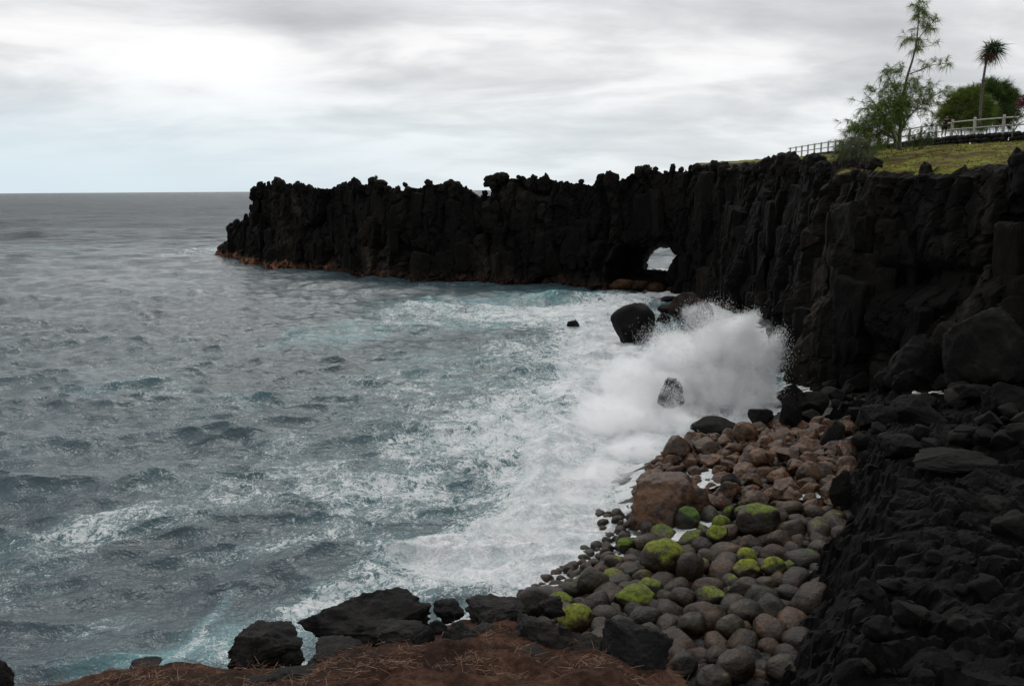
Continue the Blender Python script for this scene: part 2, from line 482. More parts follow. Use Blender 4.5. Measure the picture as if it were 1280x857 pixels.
def build_sea():
    # radial grid about the viewpoint's foot: fine near, ever coarser with distance
    rr = [8.5]
    while rr[-1] < 45000:
        r = rr[-1]
        dr = r * r / (EYE * 852.0) * 0.62
        dr = max(dr, 0.05)
        if r > 700: dr = max(dr * 0.9, r * 0.02)
        rr.append(r + dr)
    rr = np.array(rr)
    a0 = np.concatenate([np.linspace(-62, -37, 90, endpoint=False), np.linspace(-37, 20, 860, endpoint=False), np.linspace(20, 46, 150)])
    az = np.radians(a0)
    Rg, A = np.meshgrid(rr, az, indexing='ij')
    X = Rg * np.sin(A); Y = Rg * np.cos(A)
    DR = np.gradient(rr)[:, None] * np.ones_like(A)
    n = X.size
    x = X.ravel(); y = Y.ravel(); dr = DR.ravel(); r = Rg.ravel()
    XY = np.stack([x, y], 1)
    near = r < 130
    dsh = np.full(n, -99.0)
    dsh[near] = seg_dist(XY[near], WL)
    # waves
    wr = np.random.default_rng(21)
    NW = 76
    lam = np.exp(wr.uniform(np.log(0.6), np.log(22.0), NW))
    k = 2 * np.pi / lam
    th = R(-78) + wr.normal(0, 0.42, NW) + (wr.random(NW) < 0.2) * wr.normal(0, 0.9, NW)
    slope = 0.070 * np.clip(lam / 1.0, 0.6, 1) * np.clip((2.6 / lam) ** 0.72, 0.25, 1.0)
    amp = slope / k
    ph = wr.uniform(0, 2 * np.pi, NW)
    # gusty modulation so that wave groups come and go
    gmod = 1 + 0.30 * gnoise(np.stack([x / 17, y / 23, np.zeros(n)], 1))
    wx = x + 0.9 * gnoise(np.stack([x / 6, y / 6, np.full(n, 3.3)], 1))
    wy = y + 0.9 * gnoise(np.stack([x / 6, y / 6, np.full(n, 8.1)], 1))
    z = np.zeros(n); ox = np.zeros(n); oy = np.zeros(n)
    for i in range(NW):
        sp = dr * abs(math.sin(th[i])) + 0.0016 * r
        fade = np.clip((lam[i] / np.maximum(sp, 1e-3) - 1.3) / 1.2, 0, 1)
        idx = np.nonzero(fade > 0)[0]
        if len(idx) == 0: continue
        p = (k[i] * (math.cos(th[i]) * wx[idx] + math.sin(th[i]) * wy[idx]) + ph[i]).astype(np.float32)
        a = (amp[i] * fade[idx] * gmod[idx]).astype(np.float32)
        z[idx] += a * np.cos(p)
        a *= np.sin(p)
        ox[idx] -= 0.8 * math.cos(th[i]) * a
        oy[idx] -= 0.8 * math.sin(th[i]) * a
    # open-water swell beyond the cove
    ri = np.nonzero((r > 130) & (r < 4000))[0]
    op = sstep(r[ri], 130, 320)
    for i in range(30):
        lm = math.exp(wr.uniform(math.log(14), math.log(130)))
        t_ = R(-80) + wr.normal(0, .5)
        kk = 2 * math.pi / lm
        fd = np.clip((lm / (dr[ri] * abs(math.sin(t_)) + .0016 * r[ri]) - 1.2) / 1.2, 0, 1) * op
        z[ri] += (0.017 / kk) * fd * np.cos(kk * (math.cos(t_) * wx[ri] + math.sin(t_) * wy[ri]) + wr.uniform(0, 6.28))
    # a low green swell rising in front of the arch, and one running onto the beach
    def ridge(p0, p1, width, h, sharp=1.0):
        a = at_z(*p0)[:2]; b = at_z(*p1)[:2]
        ab = b - a; L = np.linalg.norm(ab); ab = ab / L
        t = (XY - a) @ ab; s = (XY - a) @ np.array([-ab[1], ab[0]])
        s = s + 0.8 * gnoise(np.stack([x / 4, y / 4, np.full(n, 5.)], 1))
        return h * np.exp(-(s / width) ** 2) * sstep(t, -4, 6) * (1 - sstep(t, L - 6, L + 4))
    z += ridge((610, 376), (775, 374), 1.6, 0.95)
    z += ridge((735, 480), (650, 640), 1.3, 0.55)
    z += ridge((330, 705), (520, 735), 0.9, 0.4)
    z += ridge((40, 660), (260, 640), 1.1, 0.35)
    z += ridge((240, 540), (420, 560), 1.2, 0.35)
    # foam envelope
    foam = np.zeros(n); aer = np.zeros(n)
    for c, ux, rx, uy, ry, fo, ae in foam_blobs():
        d = XY - c
        q = np.sqrt(((d @ ux) / rx) ** 2 + ((d @ uy) / ry) ** 2)
        q = q + 0.35 * gnoise(np.stack([x / (0.35 * rx + .5), y / (0.35 * ry + .5), np.full(n, rx)], 1))
        w = 1 - sstep(q, 0.35, 1.35)
        foam = foam + fo * w * (1 - 0.55 * np.clip(foam, 0, 1))
        aer = np.maximum(aer, ae * w)
    foam += 0.20 * sstep(fbm(np.stack([x / 9, y / 13, np.full(n, 4.4)], 1), 3), -0.15, 0.45) * (1 - sstep(r, 70, 120)) * sstep(x, -32, -8)
    # whitecaps far out, on the crests
    big = gnoise(np.stack([x / 30, y / 40, np.full(n, 1.7)], 1))
    foam += 0.30 * sstep(z, 0.22, 0.5) * sstep(big, -0.1, 0.5) * sstep(r, 40, 90)
    # at the shore the wash climbs between the stones
    shore = sstep(dsh, -4.0, 0.0)
    foam = foam * 0.80
    foam = np.maximum(foam, 1.0 * sstep(dsh, -1.8, 0.4) * near)
    calm = 1 - 0.55 * sstep(dsh, -3.0, 0.5)
    z = z * calm; ox *= calm; oy *= calm
    lump = fbm(np.stack([x / 1.1, y / 1.1, np.full(n, 2.0)], 1)[near], 4)
    z[near] += np.clip(foam[near], 0, 1) ** 2 * 0.34 * lump
    wash = np.zeros(n)
    rs = near & (dsh > -1.0)
    bz = beach_z(XY[rs])
    up = sstep(dsh[rs], 3.4, 1.2)
    z[rs] = np.maximum(z[rs], -0.2 + (bz + 0.10 + 0.14 * lump[rs[near]]) * up + (1 - up) * -1.2)
    P = np.stack([x + ox, y + oy, z], 1)
    rough = 0.10 + 0.17 * sstep(np.log(r), math.log(60), math.log(900))
    o = mesh_obj("sea", P, grid_faces(len(rr), len(az))[:, ::-1], M_SEA, attrs={'foam': np.clip(foam, 0, 1.2), 'aer': np.clip(aer, 0, 1), 'rgh': rough})
    tag(o, kind='structure')


def sea_material():
    m, T = material("sea_water")
    geo = T.n('ShaderNodeNewGeometry')
    pos = T.v('MULTIPLY', geo.outputs['Position'], (1, 1, 0.35))
    fo = T.n('ShaderNodeAttribute', attribute_name='foam').outputs['Fac']
    ae = T.n('ShaderNodeAttribute', attribute_name='aer').outputs['Fac']
    rg = T.n('ShaderNodeAttribute', attribute_name='rgh').outputs['Fac']
    # warped lacework: foam gathers in veins between slicks
    wv = T.n('ShaderNodeTexNoise', {'Vector': pos, 'Scale': 0.55, 'Detail': 4.0, 'Roughness': 0.6})
    wp = T.v('ADD', pos, T.v('SCALE', T.v('SUBTRACT', wv.outputs['Color'], (0.5, 0.5, 0.5)), 2.6))
    wv2 = T.n('ShaderNodeTexNoise', {'Vector': pos, 'Scale': 2.6, 'Detail': 3.0, 'Roughness': 0.6})
    wp2 = T.v('ADD', wp, T.v('SCALE', T.v('SUBTRACT', wv2.outputs['Color'], (0.5, 0.5, 0.5)), 0.7))
    def veins(v, s, w):
        n = T.noise(v, s, 4, 0.6, 0.4)
        a = T.m('ABSOLUTE', T.m('SUBTRACT', n, 0.5))
        return T.ss(a, 0.0, w, 1.0, 0.0)
    v1 = veins(wp, 0.55, 0.075)
    v2 = veins(wp2, 1.7, 0.10)
    v3 = veins(wp2, 5.0, 0.13)
    v4 = veins(wp2, 12.0, 0.16)
    body = T.noise(wp2, 0.9, 7, 0.66, 0.3)
    speck = T.noise(pos, 9.0, 5, 0.7, 0.5)
    pat = T.m('ADD', T.m('MULTIPLY', v1, 0.17), T.m('MULTIPLY', v2, 0.28))
    pat = T.m('ADD', pat, T.m('MULTIPLY', v4, 0.09))
    pat = T.m('ADD', pat, T.m('MULTIPLY', v3, 0.20))
    pat = T.m('ADD', pat, T.m('MULTIPLY', body, 0.55))
    pat = T.m('ADD', pat, T.m('MULTIPLY', T.m('SUBTRACT', speck, 0.5), 0.5))     # about 0.2 .. 1.1
    thr = T.m('SUBTRACT', 1.10, T.m('MULTIPLY', fo, 0.92))
    d = T.m('SUBTRACT', pat, thr)
    F = T.ss(d, -0.06, 0.19)
    F = T.m('MULTIPLY', F, T.ss(fo, 0.02, 0.22))
    F = T.m('MULTIPLY', F, T.ss(fo, 0.1, 0.95, 0.68, 0.97))
    # water colour
    lf = T.noise(pos, 0.06, 4, 0.55)
    deep = T.mix(T.ss(lf, 0.35, 0.65), (0.030, 0.051, 0.061), (0.046, 0.076, 0.087))
    milk = T.m('MULTIPLY', ae, T.ss(T.noise(wp, 0.35, 4, 0.6), 0.25, 0.7))
    milk = T.m('MAXIMUM', milk, T.m('MULTIPLY', T.ss(d, -0.5, 0.1), T.m('MULTIPLY', fo, 0.55)))
    wcol = T.mix(milk, deep, (0.13, 0.285, 0.30))
    wcol = T.mix(T.ss(ae, 0.76, 0.95), wcol, (0.030, 0.150, 0.155))
    nb = T.noise(wp, 3.2, 6, 0.62)
    nb2 = T.noise(pos, 11.0, 4, 0.6)
    h = T.m('ADD', nb, T.m('MULTIPLY', nb2, 0.22))
    bmf = T.n('ShaderNodeBump', {'Strength': T.ss(rg, 0.10, 0.22), 'Distance': T.ss(rg, 0.11, 0.27, 3.0, 30.0), 'Height': T.noise(T.v('MULTIPLY', pos, (.7, 1.3, 1)), 0.20, 5, 0.6)})
    bm0 = T.n('ShaderNodeBump', {'Strength': 0.75, 'Distance': 0.40, 'Height': T.noise(T.v('MULTIPLY', wp, (.75, 1.25, 1)), 0.95, 5, 0.58), 'Normal': bmf.outputs[0]})
    bmp = T.n('ShaderNodeBump', {'Strength': 0.38, 'Distance': 0.10, 'Height': h, 'Normal': bm0.outputs[0]})
    water = T.n('ShaderNodeBsdfPrincipled', {'Base Color': wcol, 'Roughness': rg, 'IOR': 1.333, 'Normal': bmp.outputs[0]})
    fb = T.n('ShaderNodeBump', {'Strength': 0.9, 'Distance': 0.25, 'Height': T.m('ADD', body, T.m('MULTIPLY', pat, 0.6))})
    fcol = T.mix(T.ss(body, 0.35, 0.62), (0.60, 0.66, 0.67), (0.88, 0.89, 0.89))
    foam = T.n('ShaderNodeBsdfPrincipled', {'Base Color': fcol, 'Roughness': 0.9, 'Specular IOR Level': 0.1, 'Normal': fb.outputs[0]})
    mx = T.n('ShaderNodeMixShader', {0: F, 1: water.outputs[0], 2: foam.outputs[0]})
    finish(T, mx)
    return m


M_SEA = sea_material()
build_sea()


# ------------------------------------------------------------------ lava cliffs
def face_relief(u, z, P, big=1.0):
    """outward relief of a jointed lava face at arc length u and height z"""
    n = len(u)
    w = np.stack([u, z, np.zeros(n)], 1)
    wu = u + 0.7 * fbm(np.stack([u / 5, z / 5, np.full(n, 1.)], 1), 3) + 0.25 * gnoise(np.stack([u / .9, z / .9, np.full(n, 7.)], 1))
    wz = z + 1.2 * fbm(np.stack([u / 5, z / 5, np.full(n, 4.)], 1), 3)
    d = 1.5 * big * fbm(np.stack([u / 13, z / 30, np.full(n, 2.)], 1), 3)
    tone = np.ones(n)
    for su, sz, am, tilt in ((6.0, 13.0, 1.45, .26), (2.5, 5.2, .72, .28), (1.0, 1.7, .26, .26)):
        f1, f2, rn, c = worley(np.stack([wu / su, wz / sz, np.full(n, .5 + su)], 1), True)
        du = wu / su - c[:, 0]; dz = wz / sz - c[:, 1]
        d += am * big * ((rn[:, 3] - .5) + tilt * 3 * ((rn[:, 4] - .5) * du * 2 + (rn[:, 5] - .45) * dz * 1.6))
        tone = tone * (0.6 + 0.8 * rn[:, 3 if su < 2 else 5] ** 1.5)
        d -= am * 0.40 * big * (1 - sstep(f2 - f1, 0.0, 0.09))
    d += 0.10 * fbm(P / 1.3, 5, gain=0.65) - 0.16 * np.abs(fbm(P / 0.8 + 40, 4, gain=.6))
    return d, tone


def ico(sub):
    bm = bmesh.new()
    bmesh.ops.create_icosphere(bm, subdivisions=sub, radius=1)
    V = np.array([v.co[:] for v in bm.verts]); Fa = np.array([[v.index for v in f.verts] for f in bm.faces])
    bm.free()
    return V, Fa


ICO = {s: ico(s) for s in (1, 2, 3, 4, 5)}


def lumps(centres, radii, sub=3, amp=0.5, seed=0):
    """clinker knobs: rough stone balls, returned as one vertex and face array"""
    V0, F0 = ICO[sub]
    Vs, Fs, k = [], [], 0
    rough2 = .42
    lr = np.random.default_rng(seed)
    for c, r in zip(centres, radii):
        s = np.array([lr.uniform(.7, 1.2), lr.uniform(.7, 1.2), lr.uniform(.7, 1.5)])
        q = V0 * s
        o = lr.uniform(0, 90, 3)
        q = q * (1 + amp * fbm(q * 1.3 + o, 3, gain=.6) - rough2 * np.abs(fbm(q * 3.2 + o, 3, gain=.6)) + .12)[:, None]
        Vs.append(q * r + c); Fs.append(F0 + k); k += len(V0)
    return np.concatenate(Vs), np.concatenate(Fs)


def joint_blocks(P, inward, u, n, seed, wr, hr, ok):
    """tall angular basalt blocks set into a face: P rows x columns x 3, inward 2D normals per column"""
    lr = np.random.default_rng(seed)
    V0, F0 = ICO[4]
    box = V0 / (np.abs(V0) ** 12).sum(1, keepdims=True) ** (1 / 12)
    Vs, Fs, Ts, k, tries = [], [], [], 0, 0
    while len(Vs) < n and tries < n * 20:
        tries += 1
        j = lr.integers(4, P.shape[1] - 4); i = lr.integers(int(P.shape[0] * .12), int(P.shape[0] * .80))
        c = P[i, j]
        if not ok(c): continue
        w, h, d = lr.uniform(*wr) / 2, lr.uniform(*hr) / 2, lr.uniform(.5, 1.1) * .8
        q = box.copy()
        for _ in range(5):
            nn = lr.normal(size=3); nn /= np.linalg.norm(nn)
            q = q - np.maximum(q @ nn - lr.uniform(.6, 1.2), 0)[:, None] * nn
        q = q * (1 + .05 * fbm(q * 2 + lr.uniform(0, 50, 3), 3))[:, None] * np.array([w, d, h])
        a = lr.normal(0, .3); q = np.stack([q[:, 0] * math.cos(a) - q[:, 1] * math.sin(a), q[:, 0] * math.sin(a) + q[:, 1] * math.cos(a), q[:, 2]], 1)
        a = lr.normal(0, .10); q = np.stack([q[:, 0] * math.cos(a) - q[:, 2] * math.sin(a), q[:, 1], q[:, 0] * math.sin(a) + q[:, 2] * math.cos(a)], 1)
        ny = inward[j]; tx = np.array([ny[1], -ny[0]])
        W = np.stack([q[:, 0] * tx[0] + q[:, 1] * ny[0], q[:, 0] * tx[1] + q[:, 1] * ny[1], q[:, 2]], 1)
        W = W + c; W[:, :2] += ny * d * lr.uniform(.72, 1.0)
        W += .16 * np.stack([fbm(W * 1.1, 3), fbm(W * 1.1 + 9, 3), fbm(W * 1.1 + 19, 3)], 1)
        Vs.append(W); Fs.append(F0 + k); k += len(V0); Ts.append(np.full(len(V0), .45 + 1.1 * lr.random() ** 2))
    return np.concatenate(Vs), np.concatenate(Fs), np.concatenate(Ts)


def build_headland():
    # (px, py of the waterline, py of the crest)
    C = np.array([(281, 317, 300), (288, 321, 284), (300, 324, 276), (312, 327, 262), (319, 328.5, 243), (324, 329.5, 231), (340, 331.5, 231), (347, 332.5, 228), (360, 334, 229), (380, 336, 236), (400, 338, 235), (425, 340.5, 231), (447, 342.5, 231), (470, 345, 229), (485, 346, 236),
                  (505, 347, 238), (520, 347.5, 234), (545, 349, 231), (568, 350, 229), (582, 350.5, 236), (593, 351, 246), (608, 351.5, 244), (614, 352, 226), (625, 352.5, 222), (650, 354, 223), (670, 355, 222), (695, 357, 227),
                  (720, 359, 231), (755, 362, 230), (765, 362.5, 224), (785, 363.5, 219), (800, 364.5, 215), (830, 366, 214), (860, 369, 214), (900, 378, 212), (945, 392, 210)], float)
    base = at_z(C[:, 0], C[:, 1], 0.0)
    top = at_y(C[:, 0], C[:, 2], base[:, 1] + 2.0)[:, 2]
    pts = np.stack([base[:, 0], base[:, 1], top], 1)
    pts, u = resample(pts, 0.15)
    nU = len(pts)
    tan = np.gradient(pts[:, :2], axis=0)
    ker = np.ones(61) / 61
    tan = np.stack([np.convolve(np.pad(tan[:, i], 30, mode='edge'), ker, 'valid') for i in (0, 1)], 1)
    tan /= np.linalg.norm(tan, axis=1, keepdims=True)
    nin = np.stack([-tan[:, 1], tan[:, 0]], 1)          # inland side
    nin *= np.sign((nin @ np.array([0.5, 0.8])))[:, None]
    H = pts[:, 2]
    Hs = H + 0.55 * fbm(np.stack([u / 1.6, u * 0, u * 0 + 3], 1), 3) + 0.3 * gnoise(np.stack([u / .5, u * 0, u * 0 + 8], 1))
    TH = np.interp(u, [0, 8, 20, 60, u[-1] - 32, u[-1] - 20, u[-1]], [3, 7, 11, 12, 8.5, 8.5, 12])
    nF, nT = 100, 34
    tF = np.linspace(0, 1, nF)
    # front and back share the same levels, so the arch can be bridged cell by cell
    Z = -2.0 + (Hs[None, :] + 2.0) * tF[:, None]
    batter = np.interp(u, [0, 14, 24], [3.0, 1.6, 1.2])
    af = -0.5 + batter[None, :] * tF[:, None] ** 1.3
    ab = TH[None, :] + 0.8 - 1.2 * tF[:, None] ** 1.2
    U = np.broadcast_to(u[None, :], Z.shape)
    P0 = np.stack([pts[None, :, 0] + nin[None, :, 0] * af, pts[None, :, 1] + nin[None, :, 1] * af, Z], -1)
    rel = face_relief(U.ravel(), Z.ravel(), P0.reshape(-1, 3))
    tone = rel[1].reshape(Z.shape); rel = rel[0].reshape(Z.shape)
    rel *= 0.35 + 0.65 * sstep(u, 0, 10)[None, :]
    foot = 0.7 * (1 - sstep(Z, 0.2, 2.2))
    rel = rel + foot
    Pf = P0.copy()
    Pf[..., :2] -= nin[None] * rel[..., None]
    Zb = -2.0 + (Hs[None, :] - 2.6 * sstep(u, 0, 12)[None, :] + 2.0) * tF[:, None]
    Pb = np.stack([pts[None, :, 0] + nin[None, :, 0] * ab, pts[None, :, 1] + nin[None, :, 1] * ab, Zb], -1)
    relb = 1.0 * fbm(Pb.reshape(-1, 3) / 3.0, 4).reshape(Z.shape)
    Pb[..., :2] += nin[None] * relb[..., None]
    # cave mouth: pushed in along the sight line of the tunnel
    ax, ay = pix(P0)
    cx = (ax - 816) / 62.0; cy = (ay - 352) / 56.0
    q = np.sqrt(np.abs(cx) ** 2.4 + np.abs(np.minimum(cy, 0.0)) ** 2.2) + 0.16 * gnoise(np.stack([ax / 14, ay / 14, ax * 0], -1)) + np.where(cy > 0.12, (cy - 0.12) * 3, 0)
    dep = 5.2 * (1 - sstep(q, 0.50, 1.02))
    dr_ = rays(826, 330); dr_ = dr_ / np.linalg.norm(dr_[:2])
    Pf += dep[..., None] * dr_
    # the hole
    poly = np.array([(808.5, 339), (808, 328), (812, 321), (818, 317.5), (825, 314.5), (832, 315), (838, 319), (840.5, 327), (839, 334), (840.5, 341), (841.5, 348), (837, 346.5), (833, 342), (826, 340), (818, 338.5)], float)
    poly = (poly - [824, 331]) * [1.40, 1.55] + [825, 326]
    gx = ax + 0.8 * gnoise(np.stack([ax / 5, ay / 5, ax * 0 + 2], -1)); gy = ay + 0.8 * gnoise(np.stack([ax / 5, ay / 5, ax * 0 + 6], -1))
    ins = np.zeros(ax.shape, bool)
    for (x0, y0), (x1, y1) in zip(poly, np.roll(poly, -1, 0)):
        c = ((y0 > gy) != (y1 > gy)) & (gx < (x1 - x0) * (gy - y0) / (y1 - y0 + 1e-9) + x0)
        ins ^= c
    hole = ins[:-1, :-1] & ins[1:, :-1] & ins[:-1, 1:] & ins[1:, 1:]
    jj = np.nonzero(hole.any(0))[0]
    cen = P0[40, int(jj.mean())]
    # shift of the back opening along u so that the tunnel follows the sight line
    bx, by = pix(Pb[45])
    sh = int(np.argmin(np.abs(bx - 828) + (Pb[45, :, 1] < cen[1]) * 1e6)) - int(jj.mean())
    # top
    tT = np.linspace(0, 1, nT + 2)[1:-1]
    at_ = Pf[-1][None] * (1 - tT[:, None, None]) + Pb[-1][None] * tT[:, None, None]
    f = at_.reshape(-1, 3)
    at_[..., 2] += ((0.9 * fbm(f / 2.2, 4) + 0.8 * np.abs(fbm(f / 0.9 + 5, 3)) - .45).reshape(at_.shape[:2])) * np.sin(np.pi * np.clip(tT * 1.3, 0, 1))[:, None] ** .5
    ring = np.concatenate([Pf, at_, Pb[::-1]], 0)
    nr = ring.shape[0]
    V = ring.reshape(-1, 3)
    V = V + 0.10 * np.stack([fbm(V / 0.7 + 11, 3), fbm(V / 0.7 + 31, 3), fbm(V / 0.7 + 51, 3)], 1)
    idx = np.arange(nr * nU).reshape(nr, nU)
    Fq = np.stack([idx[:-1, :-1], idx[:-1, 1:], idx[1:, 1:], idx[1:, :-1]], -1)
    keep = np.ones(Fq.shape[:2], bool)
    hb = np.zeros_like(hole)
    hr, hc = np.nonzero(hole)
    hb[hr, np.clip(hc + sh, 0, hole.shape[1] - 1)] = True
    keep[:nF - 1][hole] = False
    keep[nr - nF:][hb[::-1]] = False
    bridge = []
    fi = lambda r, c: idx[r, c]
    bi = lambda r, c: idx[nr - 1 - r, int(np.clip(c + sh, 0, nU - 1))]
    for r, c in zip(*np.nonzero(hole)):
        for (dr0, dc0, nb) in (((r, c), (r, c + 1), (r - 1, c)), ((r, c + 1), (r + 1, c + 1), (r, c + 1)), ((r + 1, c + 1), (r + 1, c), (r + 1, c)), ((r + 1, c), (r, c), (r, c - 1))):
            if not hole[nb]:
                bridge.append((fi(*dr0), fi(*dc0), bi(*dc0), bi(*dr0)))
    Fa = [Fq[keep]]
    bot = np.stack([idx[0, :-1], idx[-1, :-1], idx[-1, 1:], idx[0, 1:]], -1)
    Fa.append(bot)
    if bridge: Fa.append(np.array(bridge))
    # end cap at the tip
    tipc = len(V)
    V = np.concatenate([V, ring[:, 0].mean(0)[None]])
    Fa.append(np.stack([idx[:-1, 0], idx[1:, 0], np.full(nr - 1, tipc)], 1))
    # clinker knobs along the crest
    lr = np.random.default_rng(8)
    cs, rs = [], []
    dens = sstep(gnoise(np.stack([u / 4, u * 0, u * 0], 1)), -0.5, 0.4)
    for _ in range(270):
        j = lr.integers(8, nU - 1)
        if lr.random() > 0.25 + 0.75 * dens[j]: continue
        t = lr.random() ** 2.2 * 0.5
        i = nF - 1 + int(t * nT)
        p = ring[i, j] + np.array([0, 0, lr.uniform(-0.25, 0.35)])
        r = lr.uniform(0.2, 0.5) * (1.7 if lr.random() < .22 else 1)
        cs.append(p); rs.append(r)
        if lr.random() < 0.4:
            cs.append(p + np.array([lr.normal(0, .25), lr.normal(0, .25), r * 0.55])); rs.append(r * lr.uniform(.5, .8))
    # overhanging beak of the middle crest, and the horns of the tip
    for px, py, r in ((616, 227, .95), (622, 224, .9), (618, 234, .8), (629, 222, .8), (326, 233, .9), (322, 240, .9), (328, 243, 1.0), (347, 229, .8), (351, 233, .9), (322, 248, .9), (446, 232, .8), (475, 231, .9), (466, 232, .8), (562, 231, .9), (571, 233, .8), (808, 213, .55), (800, 216, .7), (764, 226, .9)):
        j = int(np.argmin(np.abs(pix(ring[nF - 1])[0] - px)))
        cs.append(at_y(px, py, ring[nF - 1, j, 1] + 0.8)); rs.append(r)
    for _ in range(90):      # broken toe of the seaward end
        j = lr.integers(0, 70)
        i = lr.integers(int(nF * .15), nF + 10)
        cs.append(ring[i, j]); rs.append(lr.uniform(.5, 1.1))
    LV, LF = lumps(np.array(cs), rs, 3, 0.62, 5)
    Fa.append(LF + len(V))
    V = np.concatenate([V, LV])
    def clear(c):
        x_, y_ = pix(c)
        return not (745 < x_ < 885 and y_ > 290)
    JV, JF, JT = joint_blocks(Pf, nin, u, 170, 91, (1.0, 3.0), (2.0, 6.5), clear)
    Fa.append(JF + len(V)); nj = len(V)
    V = np.concatenate([V, JV])
    px_, _ = pix(V)
    rust = 1 - 0.85 * sstep(px_, 350, 440)
    o = mesh_obj("headland_cliff", V, Fa, M_CLIFF, smooth=False, attrs={'rust': rust, 'tone': np.concatenate([tone.ravel(), np.ones(nj - tone.size), JT])})
    tag(o, 'long black lava headland with knobbly crest, pierced by a sea arch', kind='structure')


build_headland()


def build_shore_cliff():
    # (px, py, z of the foot, crest px y, lean)
    C = np.array([(835, 366, 0, 214), (868, 371, 0, 213), (905, 384, 0, 212), (940, 402, 0, 211), (975, 426, .3, 214), (1000, 448, .8, 219), (1030, 460, 1.6, 222), (1070, 464, 2.0, 223), (1120, 470, 2.2, 223), (1170, 476, 2.4, 221), (1205, 480, 2.6, 219), (1240, 484, 2.7, 205), (1285, 490, 2.8, 184), (1340, 500, 2.9, 176)], float)
    base = np.array([at_z(a, b, c) for a, b, c, _ in C])
    top = at_y(C[:, 0], C[:, 3], base[:, 1] + 1.8)[:, 2]
    pts = np.stack([base[:, 0], base[:, 1], top], 1)
    pts = np.concatenate([pts, [(40, 33, 14.5), (50, 24, 14.5), (66, 12, 14.5)]])
    pts, u = resample(pts, 0.125)
    nU = len(pts)
    tan = np.gradient(pts[:, :2], axis=0)
    ker = np.ones(81) / 81
    tan = np.stack([np.convolve(np.pad(tan[:, i], 40, mode='edge'), ker, 'valid') for i in (0, 1)], 1)
    tan /= np.linalg.norm(tan, axis=1, keepdims=True)
    nin = np.stack([-tan[:, 1], tan[:, 0]], 1)
    H = pts[:, 2] + 0.3 * fbm(np.stack([u / 1.2, u * 0, u * 0 + 3], 1), 4)
    nF = 118
    tF = np.linspace(0, 1, nF)
    Z = -1.5 + (H[None] + 1.5) * tF[:, None]
    a = -0.6 + 2.2 * tF[:, None] ** 1.2 + 0 * Z
    U = np.broadcast_to(u[None], Z.shape)
    P0 = np.stack([pts[None, :, 0] + nin[None, :, 0] * a, pts[None, :, 1] + nin[None, :, 1] * a, Z], -1)
    rel = face_relief(U.ravel() + 300, Z.ravel(), P0.reshape(-1, 3), 0.9)
    tone = rel[1].reshape(Z.shape); rel = rel[0].reshape(Z.shape)
    # undercut gallery half way up the landward part
    ax, ay = pix(P0)
    g = np.exp(-((ax - 1120) / 85) ** 2) * np.exp(-((ay - 350) / 16) ** 2)
    rel = rel - 1.7 * g * (1 + .8 * fbm(np.stack([ax / 60, ay / 30, ax * 0], -1), 3))
    rel += 0.9 * np.exp(-((ax - 915) / 14) ** 2) * sstep(Z, 11.0, 8.5) * sstep(Z, 1, 3)     # pale buttress by the arch
    P = P0.copy()
    P[..., :2] -= nin[None] * rel[..., None]
    # the top: from the brink back to the plateau behind the railing
    nT = 70
    tT = np.linspace(0, 1, nT + 1)[1:]
    brink = P[-1]
    fen = FENCE_CURVE
    back = np.stack([np.maximum(np.interp(pts[:, 1] + 16, fen[::-1, 1], fen[::-1, 0]), pts[:, 0] + 6) + 1.5, pts[:, 1] + 18, np.full(nU, 15.55)], 1)
    # far part (towards the headland) ends on the low meadow
    fx = sstep(pts[:, 1], 70, 92)
    back[:, 0] = back[:, 0] * (1 - fx) + (pts[:, 0] + 12) * fx
    back[:, 1] = back[:, 1] * (1 - fx) + (pts[:, 1] + 40) * fx
    back[:, 2] = back[:, 2] * (1 - fx) + 15.7 * fx
    top_ = brink[None] * (1 - tT[:, None, None]) + back[None] * tT[:, None, None]
    rough = (1 - sstep(tT, 0.0, 0.16))[:, None]
    fl = top_.reshape(-1, 3)
    top_[..., 2] += (0.25 * fbm(fl / 3.0, 4)).reshape(top_.shape[:2]) * (1 - tT[:, None] ** 3)
    top_[..., 2] += rough * (0.9 * np.abs(fbm(fl / 1.0 + 3, 4))).reshape(top_.shape[:2])
    top_[..., 2] += 0.55 * np.sin(np.pi * np.clip(tT, 0, 1))[:, None]
    ring = np.concatenate([P, top_], 0)
    V = ring.reshape(-1, 3).copy()
    nface = P.shape[0] * nU
    V[:nface] += 0.07 * np.stack([fbm(V[:nface] / 0.6 + 11, 3), fbm(V[:nface] / 0.6 + 31, 3), fbm(V[:nface] / 0.6 + 51, 3)], 1)
    Fa = [grid_faces(ring.shape[0], nU)]
    lr = np.random.default_rng(18)
    cs, rs = [], []
    bx, _ = pix(brink)
    for _ in range(200):
        j = lr.integers(0, nU)
        if bx[j] > 1340 or bx[j] < 700: continue
        if 1070 < bx[j] < 1215 and lr.random() < .7: continue
        i = nF - 2 + int(lr.random() ** 2 * 8)
        cs.append(ring[i, j] + np.array([0, 0, lr.uniform(-.2, .15)])); rs.append(lr.uniform(.18, .55))
    for px, py, r in ((960, 208, .7), (985, 206, .95), (990, 212, .9), (965, 213, .8), (1020, 206, .8), (1026, 214, .8), (1013, 216, .7), (1093, 207, .5)):
        j = int(np.argmin(np.abs(bx - px)))
        cs.append(at_y(px, py, brink[j, 1] + 0.6)); rs.append(r)
    LV, LF = lumps(np.array(cs), rs, 3, 0.6, 6)
    Fa.append(LF + len(V))
    nb = len(V)
    V = np.concatenate([V, LV])
    JV, JF, JT = joint_blocks(P, nin, u, 200, 92, (.7, 2.6), (1.4, 5.0), lambda c: c[1] > 30)
    Fa.append(JF + len(V)); nj = len(V)
    V = np.concatenate([V, JV])
    global TURF
    bxx, bxy = pix(top_)
